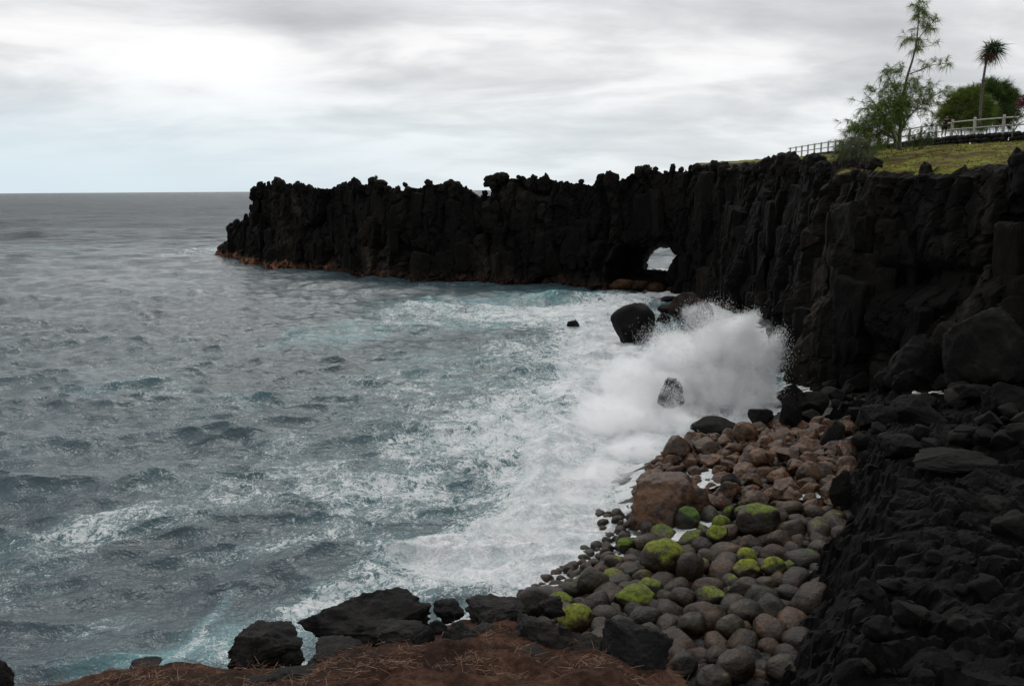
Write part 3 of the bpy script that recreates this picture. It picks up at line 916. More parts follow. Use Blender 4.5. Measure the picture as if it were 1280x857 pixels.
    tn = fbm(fl / 2.5, 4).reshape(top_.shape[:2])
    TURF = sstep(tT[:, None] + .10 * tn, .0, .06) * (0.8 + .5 * tn)
    TURF = TURF * np.where(bxx < 985, sstep(tT[:, None] + 0 * bxx, .30, .5), np.where(bxx > 1215, sstep(tT[:, None] + 0 * bxx, .05, .16), 1))
    TURF = np.where((top_[..., 1] > 92) & (tT[:, None] > .3), .9 + .2 * tn, TURF)
    TURF = np.clip(TURF, 0, 1)
    turf = np.zeros(len(V)); turf[nface:nface + TURF.size] = TURF.ravel()
    rust = np.zeros(len(V))
    o = mesh_obj("shore_cliff", V, Fa, M_CLIFF, smooth=False, attrs={'rust': rust, 'turf': turf, 'tone': np.concatenate([tone.ravel(), np.ones(nj - tone.size), JT])})
    TURF = np.concatenate([np.zeros((1, TURF.shape[1])), TURF])
    tag(o, 'sheer dark jointed lava cliff below the grassy bank and railing', kind='structure')
    return ring, nF, nT, nU


FENCE_CURVE = np.array([(38.8, 122), (38.4, 104), (38.0, 90), (37.6, 80), (37.9, 74), (39.0, 71.4), (40.2, 69.2), (41.6, 67.0), (43.6, 64.4), (46, 62)], float)
CL_RING, CL_NF, CL_NT, CL_NU = build_shore_cliff()


# ------------------------------------------------------------------ beach bed
def build_beach():
    xs = np.arange(-4, 34, 0.22); ys = np.arange(12, 78, 0.22)
    X, Y = np.meshgrid(xs, ys)
    XY = np.stack([X.ravel(), Y.ravel()], 1)
    z = beach_z(XY) - 0.12 + 0.14 * fbm(np.stack([XY[:, 0] / .8, XY[:, 1] / .8, XY[:, 0] * 0], 1), 4)
    o = mesh_obj("beach", np.stack([XY[:, 0], XY[:, 1], z], 1), grid_faces(len(ys), len(xs)), M_GRAVEL)
    tag(o, kind='structure')


build_beach()


# ------------------------------------------------------------------ near lava outcrop beside the beach
def outcrop_z(XY):
    d = seg_dist(XY, OE)
    n = len(XY)
    q = np.stack([XY[:, 0], XY[:, 1], np.zeros(n)], 1)
    dd = d + 0.6 * gnoise(q / 3.5 + 40) + 1.2 * fbm(q / 2.2, 4) + 0.3 * fbm(q / .6 + 9, 3)
    near = sstep(XY[:, 1], 36, 20)
    z = beach_z(XY) - 0.6 + sstep(dd, -0.5, 2.7) * (1.5 + 0.9 * near) + (0.05 + 0.06 * near) * np.clip(dd, 0, 20)
    z += 0.75 * fbm(q / 4.5 + 3, 4) * sstep(dd, 0, 2)
    # stepped flow units
    step = 0.42 + 0.15 * gnoise(q / 5)
    k = z / step + 0.8 * fbm(q / np.array([3.2, 1.3, 1]) + 2, 3)
    fr = k - np.floor(k)
    z = z + step * 0.8 * (sstep(fr, 0.55, 0.95) - fr) * sstep(dd, -.2, .5)
    f1, f2, rn, c = worley(np.stack([XY[:, 0] / 2.3 + .3 * gnoise(q), XY[:, 1] / .95 + .25 * gnoise(q + 5), 0 * XY[:, 0]], 1))
    z += 0.38 * (rn[:, 3] - .5) - 0.25 * (1 - sstep(f2 - f1, 0, .09)) + (rn[:, 4] - .5) * .8 * (XY[:, 0] / 2.3 - c[:, 0]) + (rn[:, 5] - .35) * .6 * (XY[:, 1] / .95 - c[:, 1])
    f1, f2, rn, c = worley(np.stack([XY[:, 0] / .8 + .3 * gnoise(q * 2), XY[:, 1] / .36, 0 * XY[:, 0] + 5], 1))
    z += 0.15 * (rn[:, 3] - .5) - 0.10 * (1 - sstep(f2 - f1, 0, .12)) + (rn[:, 4] - .5) * .3 * (XY[:, 1] / .36 - c[:, 1])
    z += 0.10 * fbm(q / .35, 4, gain=.6)
    return z, dd


def build_outcrop():
    xs = np.arange(4.0, 34, 0.075); ys = np.concatenate([np.arange(8, 24, 0.07), np.arange(24, 46, 0.11)])
    X, Y = np.meshgrid(xs, ys)
    XY = np.stack([X.ravel(), Y.ravel()], 1)
    z, dd = outcrop_z(XY)
    P = np.stack([XY[:, 0], XY[:, 1], z], 1)
    P[:, :2] += 0.16 * np.stack([fbm(P / .5 + 7, 3), fbm(P / .5 + 27, 3)], 1)
    Fa = grid_faces(len(ys), len(xs))
    ok = (dd > -0.9)[Fa].all(1)
    o = mesh_obj("lava_outcrop", P, Fa[ok], M_OUT, smooth=False)
    tag(o, 'black layered lava outcrop sloping down to the boulder beach', kind='structure')


build_outcrop()


# ------------------------------------------------------------------ mound the viewer looks over
RIDGE = np.array([(-320, 900), (-120, 880), (0, 868), (50, 857), (95, 845), (140, 834), (172, 828), (190, 833), (208, 831), (240, 830), (262, 835), (300, 838), (360, 838), (400, 824), (440, 809), (500, 802), (540, 790), (575, 776), (620, 775), (660, 780), (700, 791), (740, 801), (790, 815), (835, 832), (860, 850), (900, 900), (960, 980)], float)
MND_D = 9.0


def build_mound():
    pxs = np.arange(-320, 960, 2.6)
    ry = np.interp(pxs, RIDGE[:, 0], RIDGE[:, 1])
    rr = np.concatenate([np.linspace(1.2, 6.2, 30), np.linspace(6.2, 9.6, 90)[1:], np.linspace(9.6, 15, 45)[1:]])
    D = MND_D + 0.5 * gnoise(np.stack([pxs / 130, pxs * 0, pxs * 0], 1)) + np.interp(pxs, [500, 560, 700, 760], [0, .9, .9, 0])
    ridge = at_y(pxs, ry, D)
    d0 = rays(pxs, np.full(len(pxs), 700.)); d0 = d0[:, :2] / d0[:, 1:2]
    X = rr[:, None] * d0[None, :, 0]; Y = rr[:, None] * np.ones(len(pxs))[None]
    zr = ridge[None, :, 2]
    t = np.clip((rr[:, None] - 1.2) / (D[None] - 1.2), 0, 1)
    front = 10.2 + (zr - 10.2) * (t ** 0.85) - 0.55 * np.sin(np.pi * t) * 0
    beyond = rr[:, None] - D[None]
    z = np.where(beyond <= 0, front, zr - 0.55 * beyond - 0.75 * beyond ** 2)
    sag = np.interp(pxs, [820, 880, 960], [0, 0.0, 0.0])
    q = np.stack([X, Y, z], -1).reshape(-1, 3)
    amp = (0.12 + 0.25 * sstep(np.abs(beyond), .4, 1.8))
    z = z + (amp.reshape(-1) * fbm(q / .8, 5)).reshape(z.shape) + 0.03 * fbm(q / .13, 3).reshape(z.shape)
    P = np.stack([X, Y, np.maximum(z, -2.0)], -1).reshape(-1, 3)
    o = mesh_obj("ground", P, grid_faces(len(rr), len(pxs))[:, ::-1], M_EARTH)
    tag(o, 'rust brown mound strewn with dry needles', kind='structure')
    return P.reshape(len(rr), len(pxs), 3), rr, pxs, D


MND, MND_R, MND_PX, MND_DD = build_mound()

# @@OBJECTS@@
# ================================================================== THINGS
def rock_geo(seed, sub=4, cuts=9, cut=(.62, .95), soft=.9, amp=.22, freq=1.2, squash=(1, .8, .7), fine=.04):
    lr = np.random.default_rng(seed)
    V, Fa = ICO[sub]
    p = V.copy()
    for _ in range(cuts):
        nrm = lr.normal(size=3); nrm /= np.linalg.norm(nrm)
        o = lr.uniform(*cut)
        e = np.maximum(p @ nrm - o, 0)
        p = p - soft * e[:, None] * nrm
    o = lr.uniform(0, 99, 3)
    p = p * (1 + amp * fbm(V * freq + o, 3) + fine * fbm(V * freq * 5 + o, 4, gain=.6))[:, None]
    p = p * np.array(squash)
    p -= (p.max(0) + p.min(0)) / 2
    return p / (p[:, 0].max() - p[:, 0].min()) * 2, Fa       # unit half-width


def rot3(lr, tilt=.25, spin=None):
    a = lr.uniform(0, 2 * math.pi) if spin is None else spin
    return np.array(Matrix.Rotation(lr.normal(0, tilt), 3, 'X') @ Matrix.Rotation(lr.normal(0, tilt), 3, 'Y') @ Matrix.Rotation(a, 3, 'Z'))


def ground_hit(px, py, fn):
    d = rays(px, py)
    Ys = np.arange(9, 100, .1)
    P = at_y(np.full(len(Ys), float(px)), np.full(len(Ys), float(py)), Ys)
    g = fn(P[:, :2])
    k = np.nonzero(P[:, 2] < g)[0]
    return P[k[0]] if len(k) else at_z(px, py, 1.0)


def one_rock(name, label, cat, px, py, w, h, mat, seed, depth=None, on='sea', group=None, props=None, sub=4, spin=0.0, tilt=.12, sink=.0, deep=.9, **kw):
    """a single boulder: px, py its middle in the photograph, w and h its size there; it gets its own ground distance and true size"""
    if depth is None:
        if on == 'sea': depth = at_z(px, py + h * .45, 0.0)[1]
        elif on == 'beach': depth = ground_hit(px, py + h * .38, beach_z)[1]
        else: depth = ground_hit(px, py + h * .38, lambda q: np.maximum(beach_z(q), outcrop_z(q)[0]))[1]
    c = at_y(px, py, depth)
    rng_ = np.linalg.norm(c - np.array([0, 0, EYE]))
    hw = w / F_PX * rng_ / 2
    hh = h / F_PX * rng_ / 2 * 1.05
    V, Fa = rock_geo(seed, sub, squash=(1, deep, 1), **kw)
    lr = np.random.default_rng(seed + 50)
    V = V @ rot3(lr, tilt, spin).T
    e = V.max(0) - V.min(0)
    V = V / e * 2
    V = V * np.array([hw, hw * deep, hh])
    base = np.array([c[0], c[1] + hw * .15, c[2] - hh])
    o = mesh_obj(name, V + np.array([0, 0, hh]), Fa, mat)
    o.location = base - np.array([0, 0, sink])
    tag(o, label, cat, group)
    for k, v in (props or {}).items(): o[k] = float(v)
    return o


# ------------------------------------------------------------------ boulders standing in the sea
one_rock('sea_boulder', 'big smooth black boulder standing alone in the surf before the spray', 'boulder', 793, 406, 56, 52, M_BLOCK, 101, depth=at_z(790, 428)[1], cuts=6, cut=(.7, .95), amp=.18, fine=.03, deep=.9)
one_rock('sea_rock', 'tan grey split rock in the foam below the sea arch', 'rock', 858, 385, 44, 36, M_BLOCK, 102, depth=at_z(858, 402)[1], cuts=12, cut=(.5, .85), props={'tint': .12})
one_rock('sea_rock', 'rounded grey rock half drowned at the top of the spray', 'rock', 875, 393, 34, 40, M_BLOCK, 103, depth=at_z(875, 410)[1], cuts=10, props={'tint': .2})
one_rock('sea_rock', 'low dark rock in the foam between arch and big black boulder', 'rock', 834, 387, 24, 11, M_BLOCK, 104, cuts=9)
one_rock('sea_rock', 'small dark rock touching the big black boulder', 'rock', 829, 399, 18, 14, M_BLOCK, 105, cuts=9)
one_rock('sea_rock', 'tiny slanting rock alone in white water', 'rock', 716, 405, 16, 9, M_BLOCK, 106, cuts=12, spin=.3, tilt=.4)
one_rock('sea_rock', 'flat grey rock awash under the sea arch', 'rock', 836, 374, 20, 7, M_BLOCK, 107, cuts=9)
one_rock('sea_rock', 'pointed dark rock poking out of the burst of spray', 'rock', 838, 492, 34, 38, M_BLOCK, 112, depth=43.8, cuts=16, cut=(.4, .8), deep=.8, fine=.16, sub=5, tilt=.3)
one_rock('sea_rock', 'long dark rock washed by falling spray above the brown boulders', 'rock', 893, 534, 58, 22, M_BLOCK, 109, depth=40.6, cuts=12, tilt=.3)
for i, (px, py, w, h) in enumerate(((780, 356, 30, 14), (800, 357, 24, 14), (820, 360, 26, 13), (842, 362, 22, 14), (858, 364, 22, 16), (770, 359, 18, 9))):
    one_rock('sea_rock', 'rust stained boulder jammed across the floor of the sea arch', 'rock', px, py, w, h, M_BLOCK, 120 + i, depth=at_z(px, 365.5)[1] + 1.2, cuts=9, group='boulders under the sea arch', props={'tint': .5 if i in (0, 5) else .25}, sub=3)

# ------------------------------------------------------------------ rubble at the cliff's foot
BL = [
    (1066, 447, 92, 52, 'pale flat topped slab leaning out from the cliff foot', .75, 14),
    (1145, 453, 66, 64, 'rounded cleft boulder in the middle of the cliff foot rubble', .9, 9),
    (1242, 440, 104, 90, 'largest dark boulder, smooth, against the cliff foot', .8, 7),
    (1262, 503, 52, 46, 'dark triangular boulder below the largest one', .9, 10),
    (1148, 516, 62, 36, 'sloping grey slab just under the driftwood branch', .9, 14),
    (1216, 494, 44, 26, 'low dark boulder beyond the driftwood branch', .9, 10),
    (1206, 546, 34, 22, 'small grey boulder on the black outcrop', .9, 9),
    (1188, 574, 96, 18, 'long flat black slab lying across the outcrop', .7, 16),
    (1108, 478, 26, 34, 'pale upright stone beside the cleft boulder', .9, 10),
    (985, 388, 44, 50, 'dark slanting slab propped on the cliff above the spray', .5, 14),
    (951, 525, 30, 28, 'black boulder at the landward end of the spray', .9, 8),
    (990, 520, 30, 50, 'upright olive grey slab behind the brown rocks', .7, 12),
    (1018, 510, 36, 36, 'jagged grey slab next to the upright olive one', .8, 13),
    (1040, 548, 30, 40, 'greenish angular slab at the outcrop edge', .8, 14),
    (1052, 612, 26, 48, 'pale grey shard standing at the outcrop edge', .6, 14),
    (1180, 480, 30, 22, 'dark block wedged under the cleft boulder', .9, 10),
    (1100, 520, 40, 26, 'black broken block nearest the pale flat slab', .9, 12),
    (1130, 560, 46, 30, 'black block on the outcrop under the sloping grey slab', .9, 12),
]
for i, (px, py, w, h, lab, dp, cu) in enumerate(BL):
    dep = {9: 60.5, 2: 37.5}.get(i)
    one_rock('cliff_boulder', lab, 'boulder', px, py, w, h, M_BLOCK, 140 + i, on='rubble', depth=dep, cuts=cu + 4, cut=(.5, .9), deep=dp, amp=.2, fine=.10, sub=5)
gr = random.Random(4)
k = 0
while k < 60:
    px = gr.uniform(985, 1300); py = gr.uniform(468, 560) if k < 46 else gr.uniform(540, 860)
    if px < 1050 and py > 530: continue
    if k >= 46 and px < np.interp(py, [480, 580, 655, 735, 800, 880], [1050, 1060, 1045, 1012, 998, 965]): continue
    w = gr.uniform(12, 34) * (1 if py < 560 else 1.6 if gr.random() < .5 else .9)
    one_rock('rubble_block', 'dark broken lava block in the jumble of the cliff foot and black outcrop', 'rock', px, py, w, w * gr.uniform(.55, .9), M_BLOCK, 300 + k, on='rubble', cuts=13, cut=(.45, .9), fine=.09, sub=4, spin=gr.uniform(0, 6), tilt=.4, group='broken blocks below the cliff')
    k += 1

# ------------------------------------------------------------------ driftwood
def tube_path(P, Rr, sides=7):
    P = np.asarray(P, float); n = len(P)
    T_ = np.gradient(P, axis=0); T_ /= np.linalg.norm(T_, axis=1, keepdims=True) + 1e-9
    up = np.where(np.abs(T_[:, 2:3]) > .9, np.array([[1., 0, 0]]), np.array([[0, 0, 1.]]))
    A = np.cross(T_, up); A /= np.linalg.norm(A, axis=1, keepdims=True)
    B = np.cross(T_, A)
    th = np.linspace(0, 2 * np.pi, sides, endpoint=False)
    V = P[:, None] + np.asarray(Rr)[:, None, None] * (A[:, None] * np.cos(th)[None, :, None] + B[:, None] * np.sin(th)[None, :, None])
    idx = np.arange(n * sides).reshape(n, sides)
    nx = np.roll(idx, -1, 1)
    Fa = np.stack([idx[:-1], nx[:-1], nx[1:], idx[1:]], -1).reshape(-1, 4)
    V = V.reshape(-1, 3)
    e0, e1 = len(V), len(V) + 1
    V = np.concatenate([V, P[:1], P[-1:]])
    caps = np.concatenate([np.stack([nx[0], idx[0], np.full(sides, e0)], 1), np.stack([idx[-1], nx[-1], np.full(sides, e1)], 1)])
    return V, Fa, caps


class MB:
    """gathers pieces into one mesh"""
    def __init__(self): self.V, self.Q, self.T_, self.n = [], [], [], 0

    def add(self, V, Q=None, Tr=None):
        if Q is not None and len(Q): self.Q.append(np.asarray(Q) + self.n)
        if Tr is not None and len(Tr): self.T_.append(np.asarray(Tr) + self.n)
        self.V.append(np.asarray(V, float)); self.n += len(V)

    def tube(self, P, Rr, sides=7):
        V, Q, C = tube_path(P, Rr, sides); self.add(V, Q, C)

    def box(self, a, b, bev=0.0):
        a, b = np.minimum(a, b), np.maximum(a, b)
        V = np.array([[x, y, z] for x in (a[0], b[0]) for y in (a[1], b[1]) for z in (a[2], b[2])])
        self.add(V, [(0, 1, 3, 2), (4, 6, 7, 5), (0, 4, 5, 1), (2, 3, 7, 6), (0, 2, 6, 4), (1, 5, 7, 3)])

    def build(self, name, mat, parent=None, smooth=True):
        fs = []
        if self.Q: fs.append(np.concatenate(self.Q))
        if self.T_: fs.append(np.concatenate(self.T_))
        return mesh_obj(name, np.concatenate(self.V), fs, mat, parent, smooth)


M_DRIFT = simple_mat('bleached_wood', (.42, .40, .37), (.62, .60, .56), 8, .8)
c = ground_hit(1148, 497, lambda q: np.maximum(beach_z(q), outcrop_z(q)[0])) + np.array([0, -.6, .35])
t = np.linspace(-1, 1, 9)
mb = MB()
mb.tube(np.stack([c[0] + .75 * t + .15, c[1] + .1 * np.sin(t * 3), c[2] + .04 * np.sin(t * 5)], 1), .035 + .028 * (1 - t) / 2 + .02 * (t > .6))
for a, dx, dz in ((-.55, -.35, .18), (-.3, -.3, -.12), (.4, .3, .12)):
    p0 = np.array([c[0] + .75 * a + .15, c[1] + .1 * math.sin(a * 3), c[2]])
    mb.tube(p0 + np.linspace(0, 1, 4)[:, None] * np.array([dx, -.1, dz]), np.linspace(.03, .012, 4))
tag(mb.build('driftwood_branch', M_DRIFT), 'bleached driftwood branch lying among the dark boulders', 'driftwood')

# ------------------------------------------------------------------ beach boulders
one_rock('beach_boulder', 'biggest brown boulder, pitted and flat topped, at the edge of the surf', 'boulder', 832, 622, 98, 80, M_BEACH, 211, on='beach', cuts=12, cut=(.6, .92), props={'tint': .62}, sub=5, deep=1.0, fine=.09, sink=.35, spin=2.0)
one_rock('beach_boulder', 'dark topped brown boulder below the burst of spray', 'boulder', 847, 563, 38, 36, M_BEACH, 202, on='beach', cuts=9, cut=(.6, .9), props={'tint': .55}, fine=.06)
one_rock('beach_boulder', 'dark brown boulder beside the dark topped one', 'boulder', 884, 562, 34, 28, M_BEACH, 203, on='beach', cuts=9, props={'tint': .4})
one_rock('beach_boulder', 'bright orange brown rock on top of the upper heap', 'boulder', 953, 582, 32, 24, M_BEACH, 204, on='beach', cuts=10, props={'tint': .95}, sink=-.25)
one_rock('beach_boulder', 'reddish boulder where spray meets the brown heap', 'boulder', 932, 543, 30, 32, M_BEACH, 205, on='beach', cuts=8, props={'tint': .7})
one_rock('beach_boulder', 'rounded brown boulder in shade beside the outcrop edge', 'boulder', 1012, 594, 30, 28, M_BEACH, 206, on='beach', cuts=6, props={'tint': .5})
one_rock('beach_boulder', 'black boulder among the brown heap above the foam pool', 'boulder', 914, 604, 24, 24, M_FORE, 207, on='beach', cuts=7)
one_rock('beach_boulder', 'brown wedge shaped boulder leaning beside the small pool', 'boulder', 945, 628, 36, 26, M_BEACH, 208, on='beach', cuts=12, props={'tint': .55})
MOSS = [
    (860, 653, 28, 28, .52, .05, 'brightest green round mossy boulder near the big brown one'),
    (783, 685, 22, 18, .55, .35, 'small boulder capped with green moss in the wash'),
    (830, 702, 50, 40, .50, .9, 'largest mossy boulder, yellow green on its shoulder'),
    (742, 730, 36, 34, .22, .6, 'brown boulder tinged green beside the wet stones'),
    (720, 777, 40, 30, .62, .95, 'lime yellow mossy boulder just behind the needle mound'),
    (795, 750, 46, 24, .52, .7, 'long flat green mossy boulder'),
    (902, 658, 22, 20, .55, .7, 'small green boulder, upper of a mossy pair'),
    (898, 672, 26, 22, .52, .8, 'lime green boulder, lower of a mossy pair'),
    (950, 655, 50, 34, .38, .6, 'broad olive mossy boulder at the back of the cobbles'),
    (912, 645, 16, 20, .45, .5, 'narrow green stone under the brown heap'),
    (930, 646, 24, 18, .36, .5, 'dull olive stone near the broad mossy boulder'),
    (933, 700, 24, 22, .5, 1., 'yellow mossy cobble between brown ones'),
    (934, 717, 32, 24, .40, 1., 'mustard coloured cobble with thin moss'),
    (967, 713, 28, 24, .55, .9, 'yellow green mossy cobble nearest the outcrop'),
    (863, 712, 32, 34, .2, .5, 'grey green cobble behind the largest mossy boulder'),
    (812, 738, 28, 20, .48, .7, 'green mossy cobble above the long flat one'),
    (700, 757, 30, 22, .45, .7, 'dark boulder with a green patch facing the sea'),
    (865, 787, 32, 28, .25, .8, 'olive tinged cobble below the long flat green one'),
    (912, 789, 32, 28, .22, .9, 'ochre mottled cobble low on the beach'),
    (806, 775, 36, 22, .0, .5, 'pale grey lying cobble beside the needle mound'),
    (985, 842, 44, 30, .0, .2, 'palest grey weathered boulder beside the outcrop'),
    (920, 838, 42, 34, .1, .5, 'striped grey cobble at the very bottom of the beach'),
    (893, 855, 40, 30, .2, .7, 'pale olive cobble lowest on the beach'),
    (853, 838, 34, 30, .0, .2, 'slate grey round cobble at the foot of the mound'),
    (932, 770, 40, 26, .05, .4, 'large smooth grey cobble near the outcrop'),
    (668, 757, 38, 36, .12, .2, 'big dark olive boulder at the corner of the wet stones'),
]
placed = []      # x, y, radius
for i, (px, py, w, h, mo, li, lab) in enumerate(MOSS):
    o = one_rock('mossy_boulder' if mo > .15 else 'beach_boulder', lab, 'boulder', px, py, w * 1.08, h * 1.12, M_BEACH, 230 + i, on='beach', cuts=5, cut=(.72, .96), amp=.16, fine=.02, spin=.2 * (i % 5), tilt=.15, props={'moss': mo + .10 if mo > .3 else mo, 'lime': li, 'tint': .0}, deep=.85, sub=4, sink=-.06)
    placed.append((o.location.x, o.location.y, w / F_PX * math.hypot(o.location.y, 10) / 2))
for px, py, w in ((833, 636, 94), (847, 573, 38), (884, 570, 34), (953, 590, 32), (932, 553, 30), (914, 612, 24), (945, 636, 36)):
    c = ground_hit(px, py, beach_z)
    placed.append((c[0], c[1], w / F_PX * np.linalg.norm(c - [0, 0, EYE]) / 2 * .9))

COBV = [rock_geo(600 + i, 3, cuts=5 + (i % 3) * 2, cut=(.66, .96), amp=.2, fine=.035, squash=(1, .72 + .05 * (i % 4), .55 + .06 * (i % 5))) for i in range(16)]
ANGV = [rock_geo(640 + i, 4, cuts=12, cut=(.5, .9), amp=.26, fine=.13, squash=(1, .8, .7)) for i in range(10)]
COBM = [None] * 16; ANGM = [None] * 10
pr = np.random.default_rng(77)
cand = []
for _ in range(36000):
    px = pr.uniform(560, 1062); py = pr.uniform(520, 875)
    P = at_z(px, py, 1.0)
    cand.append(P[:2])
cand = np.array(cand)
cd = seg_dist(cand, WL); ce = seg_dist(cand, OE)
cz = beach_z(cand)
KINDS = {
    'rust': ('rust_brown_rock', 'rust brown pitted rock in the tumbled heap behind the biggest brown boulder', 'rock', 'rust brown rocks of the upper beach'),
    'wet': ('wet_stone', 'small dark wet stone lying in the white wash at the water line', 'stone', 'dark wet stones at the water line'),
    'large': ('beach_boulder', 'large smooth brown grey boulder among the packed cobbles, with little or no moss', 'boulder', 'large plain boulders of the cobble beach'),
    'cobble': ('beach_cobble', 'middling smooth brown grey cobble packed among others on the beach', 'cobble', 'middling cobbles of the beach'),
    'small': ('beach_cobble', 'small brown grey cobble filling a gap between larger ones', 'cobble', 'small gap filling cobbles of the beach'),
}
n_cob = 0
for pas, (lo, hi) in enumerate(((.34, .56), (.22, .34), (.14, .22))):
    for (x, y), d, e, z in zip(cand[pas * 12000:(pas + 1) * 12000], cd[pas * 12000:], ce[pas * 12000:], cz[pas * 12000:]):
        if n_cob >= 470 or d < -.7 or e > .95: continue
        ppx, ppy = pix(np.array([x, y, z]))
        if ppx < 590 or ppy > 880 or ppy < 528: continue
        if ppx < 850 and ppy > np.interp(ppx, [590, 700, 850], [760, 790, 850]): continue
        if d < .6 and ppy < 640: continue
        rustz = ppy < 640 and ppx > 800
        r = pr.uniform(lo, hi) * (.8 if d < .8 else 1.0)
        if pas == 0 and pr.random() < .45: continue
        if d < .9 and pas == 0: continue
        if d < 1.6 and not rustz and pr.random() < .55: continue
        if any((x - a) ** 2 + (y - b) ** 2 < (.78 * (r + c_)) ** 2 for a, b, c_ in placed): continue
        placed.append((x, y, r)); n_cob += 1
        wet = d < .9 and not rustz
        kd = 'rust' if rustz else 'wet' if wet else 'large' if pas == 0 else 'cobble' if pas == 1 else 'small'
        nm, lab, cat, grp = KINDS[kd]
        if rustz:
            v = int(pr.integers(10)); src, geo_ = ANGM, ANGV
        else:
            v = int(pr.integers(16)); src, geo_ = COBM, COBV
        if src[v] is None:
            o = mesh_obj(nm, geo_[v][0], geo_[v][1], M_BEACH); src[v] = o
        else:
            o = src[v].copy(); COL.objects.link(o); o.name = nm
        o.location = (x, y, z + r * pr.uniform(.05, .5))
        o.rotation_euler = (pr.normal(0, .4), pr.normal(0, .4), pr.uniform(0, 6.28))
        o.scale = [r * 1.12 * pr.uniform(.92, 1.08)] * 3
        tag(o, lab, cat, grp)
        o['moss'] = float(pr.choice([0, 0, 0, 0, .1, .2])) if not (wet or rustz) else 0.0
        if 650 < ppy < 760 and ppx > 690 and not wet and not rustz and pr.random() < .5: o['moss'] = float(pr.uniform(.2, .5))
        o['lime'] = float(pr.uniform(.3, 1))
        o['tint'] = float(np.clip(pr.normal(.72, .18), 0, 1)) if rustz else float(np.clip(pr.normal(.1, .15), 0, .5))

# foamy water standing between the upper rocks
for px, py, rx, ry in ((1008, 624, 13, 6), (876, 598, 16, 9), (884, 610, 14, 6), (862, 664, 46, 12), (832, 672, 40, 14), (905, 668, 20, 8), (720, 735, 30, 10), (690, 745, 26, 10), (655, 765, 30, 10)):
    c_ = ground_hit(px, py, beach_z)
    kx = np.linalg.norm(c_ - [0, 0, EYE]) / F_PX
    ky = kx / math.sin(math.atan2(EYE - c_[2], math.hypot(c_[0], c_[1])))
    th = np.linspace(0, 2 * np.pi, 40, endpoint=False)
    rs_ = np.linspace(0, 1, 9)[1:]
    w_ = 1 + .35 * gnoise(np.stack([np.cos(th) * 1.6, np.sin(th) * 1.6, th * 0 + px], 1))
    V = [np.array([[c_[0], c_[1]]])] + [np.stack([c_[0] + r_ * w_ * np.cos(th) * rx * kx, c_[1] + r_ * w_ * np.sin(th) * ry * ky], 1) for r_ in rs_]
    V = np.concatenate(V)
    z_ = beach_z(V) + .17 + .06 * fbm(np.stack([V[:, 0] * 3, V[:, 1] * 3, V[:, 0] * 0], 1), 3)
    a_ = np.arange(40); nx_ = (a_ + 1) % 40
    tri = np.stack([0 * a_, 1 + a_, 1 + nx_], 1)
    qd = np.concatenate([np.stack([1 + a_ + 40 * r_, 41 + a_ + 40 * r_, 41 + nx_ + 40 * r_, 1 + nx_ + 40 * r_], 1) for r_ in range(7)])
    n_ = len(V)
    tag(mesh_obj('foam_water', np.concatenate([V, z_[:, None]], 1), [tri, qd], M_SEA, attrs={'foam': np.full(n_, .98), 'aer': np.full(n_, .5), 'rgh': np.full(n_, .15)}), kind='structure')

# shingle between them
fr = np.random.default_rng(9)
P = np.stack([fr.uniform(560, 1062, 5200), fr.uniform(520, 880, 5200)], 1)
W = at_z(P[:, 0], P[:, 1], 1.0)
d = seg_dist(W[:, :2], WL); e = seg_dist(W[:, :2], OE)
ok = (d > 1.3) & (e < 1.1)
W = W[ok][:3600]
V0, F0 = ICO[2]
n = len(W)
rr_ = fr.uniform(.06, .2, n)
jit = 1 + .25 * np.stack([fbm(V0 * 1.2 + o, 2) for o in fr.uniform(0, 50, (12, 1, 3))])[fr.integers(0, 12, n)]
S = np.stack([fr.uniform(.8, 1.3, n), fr.uniform(.7, 1.1, n), fr.uniform(.5, .8, n)], 1)
th = fr.uniform(0, 6.28, n)
VV = V0[None] * jit[..., None] * S[:, None]
VV = np.stack([VV[..., 0] * np.cos(th)[:, None] - VV[..., 1] * np.sin(th)[:, None], VV[..., 0] * np.sin(th)[:, None] + VV[..., 1] * np.cos(th)[:, None], VV[..., 2]], -1)
VV = VV * rr_[:, None, None] + np.stack([W[:, 0], W[:, 1], beach_z(W[:, :2]) + .02], 1)[:, None]
tag(mesh_obj('shingle', VV.reshape(-1, 3), (F0[None] + (np.arange(n) * len(V0))[:, None, None]).reshape(-1, 3), M_GRAVEL), kind='stuff')

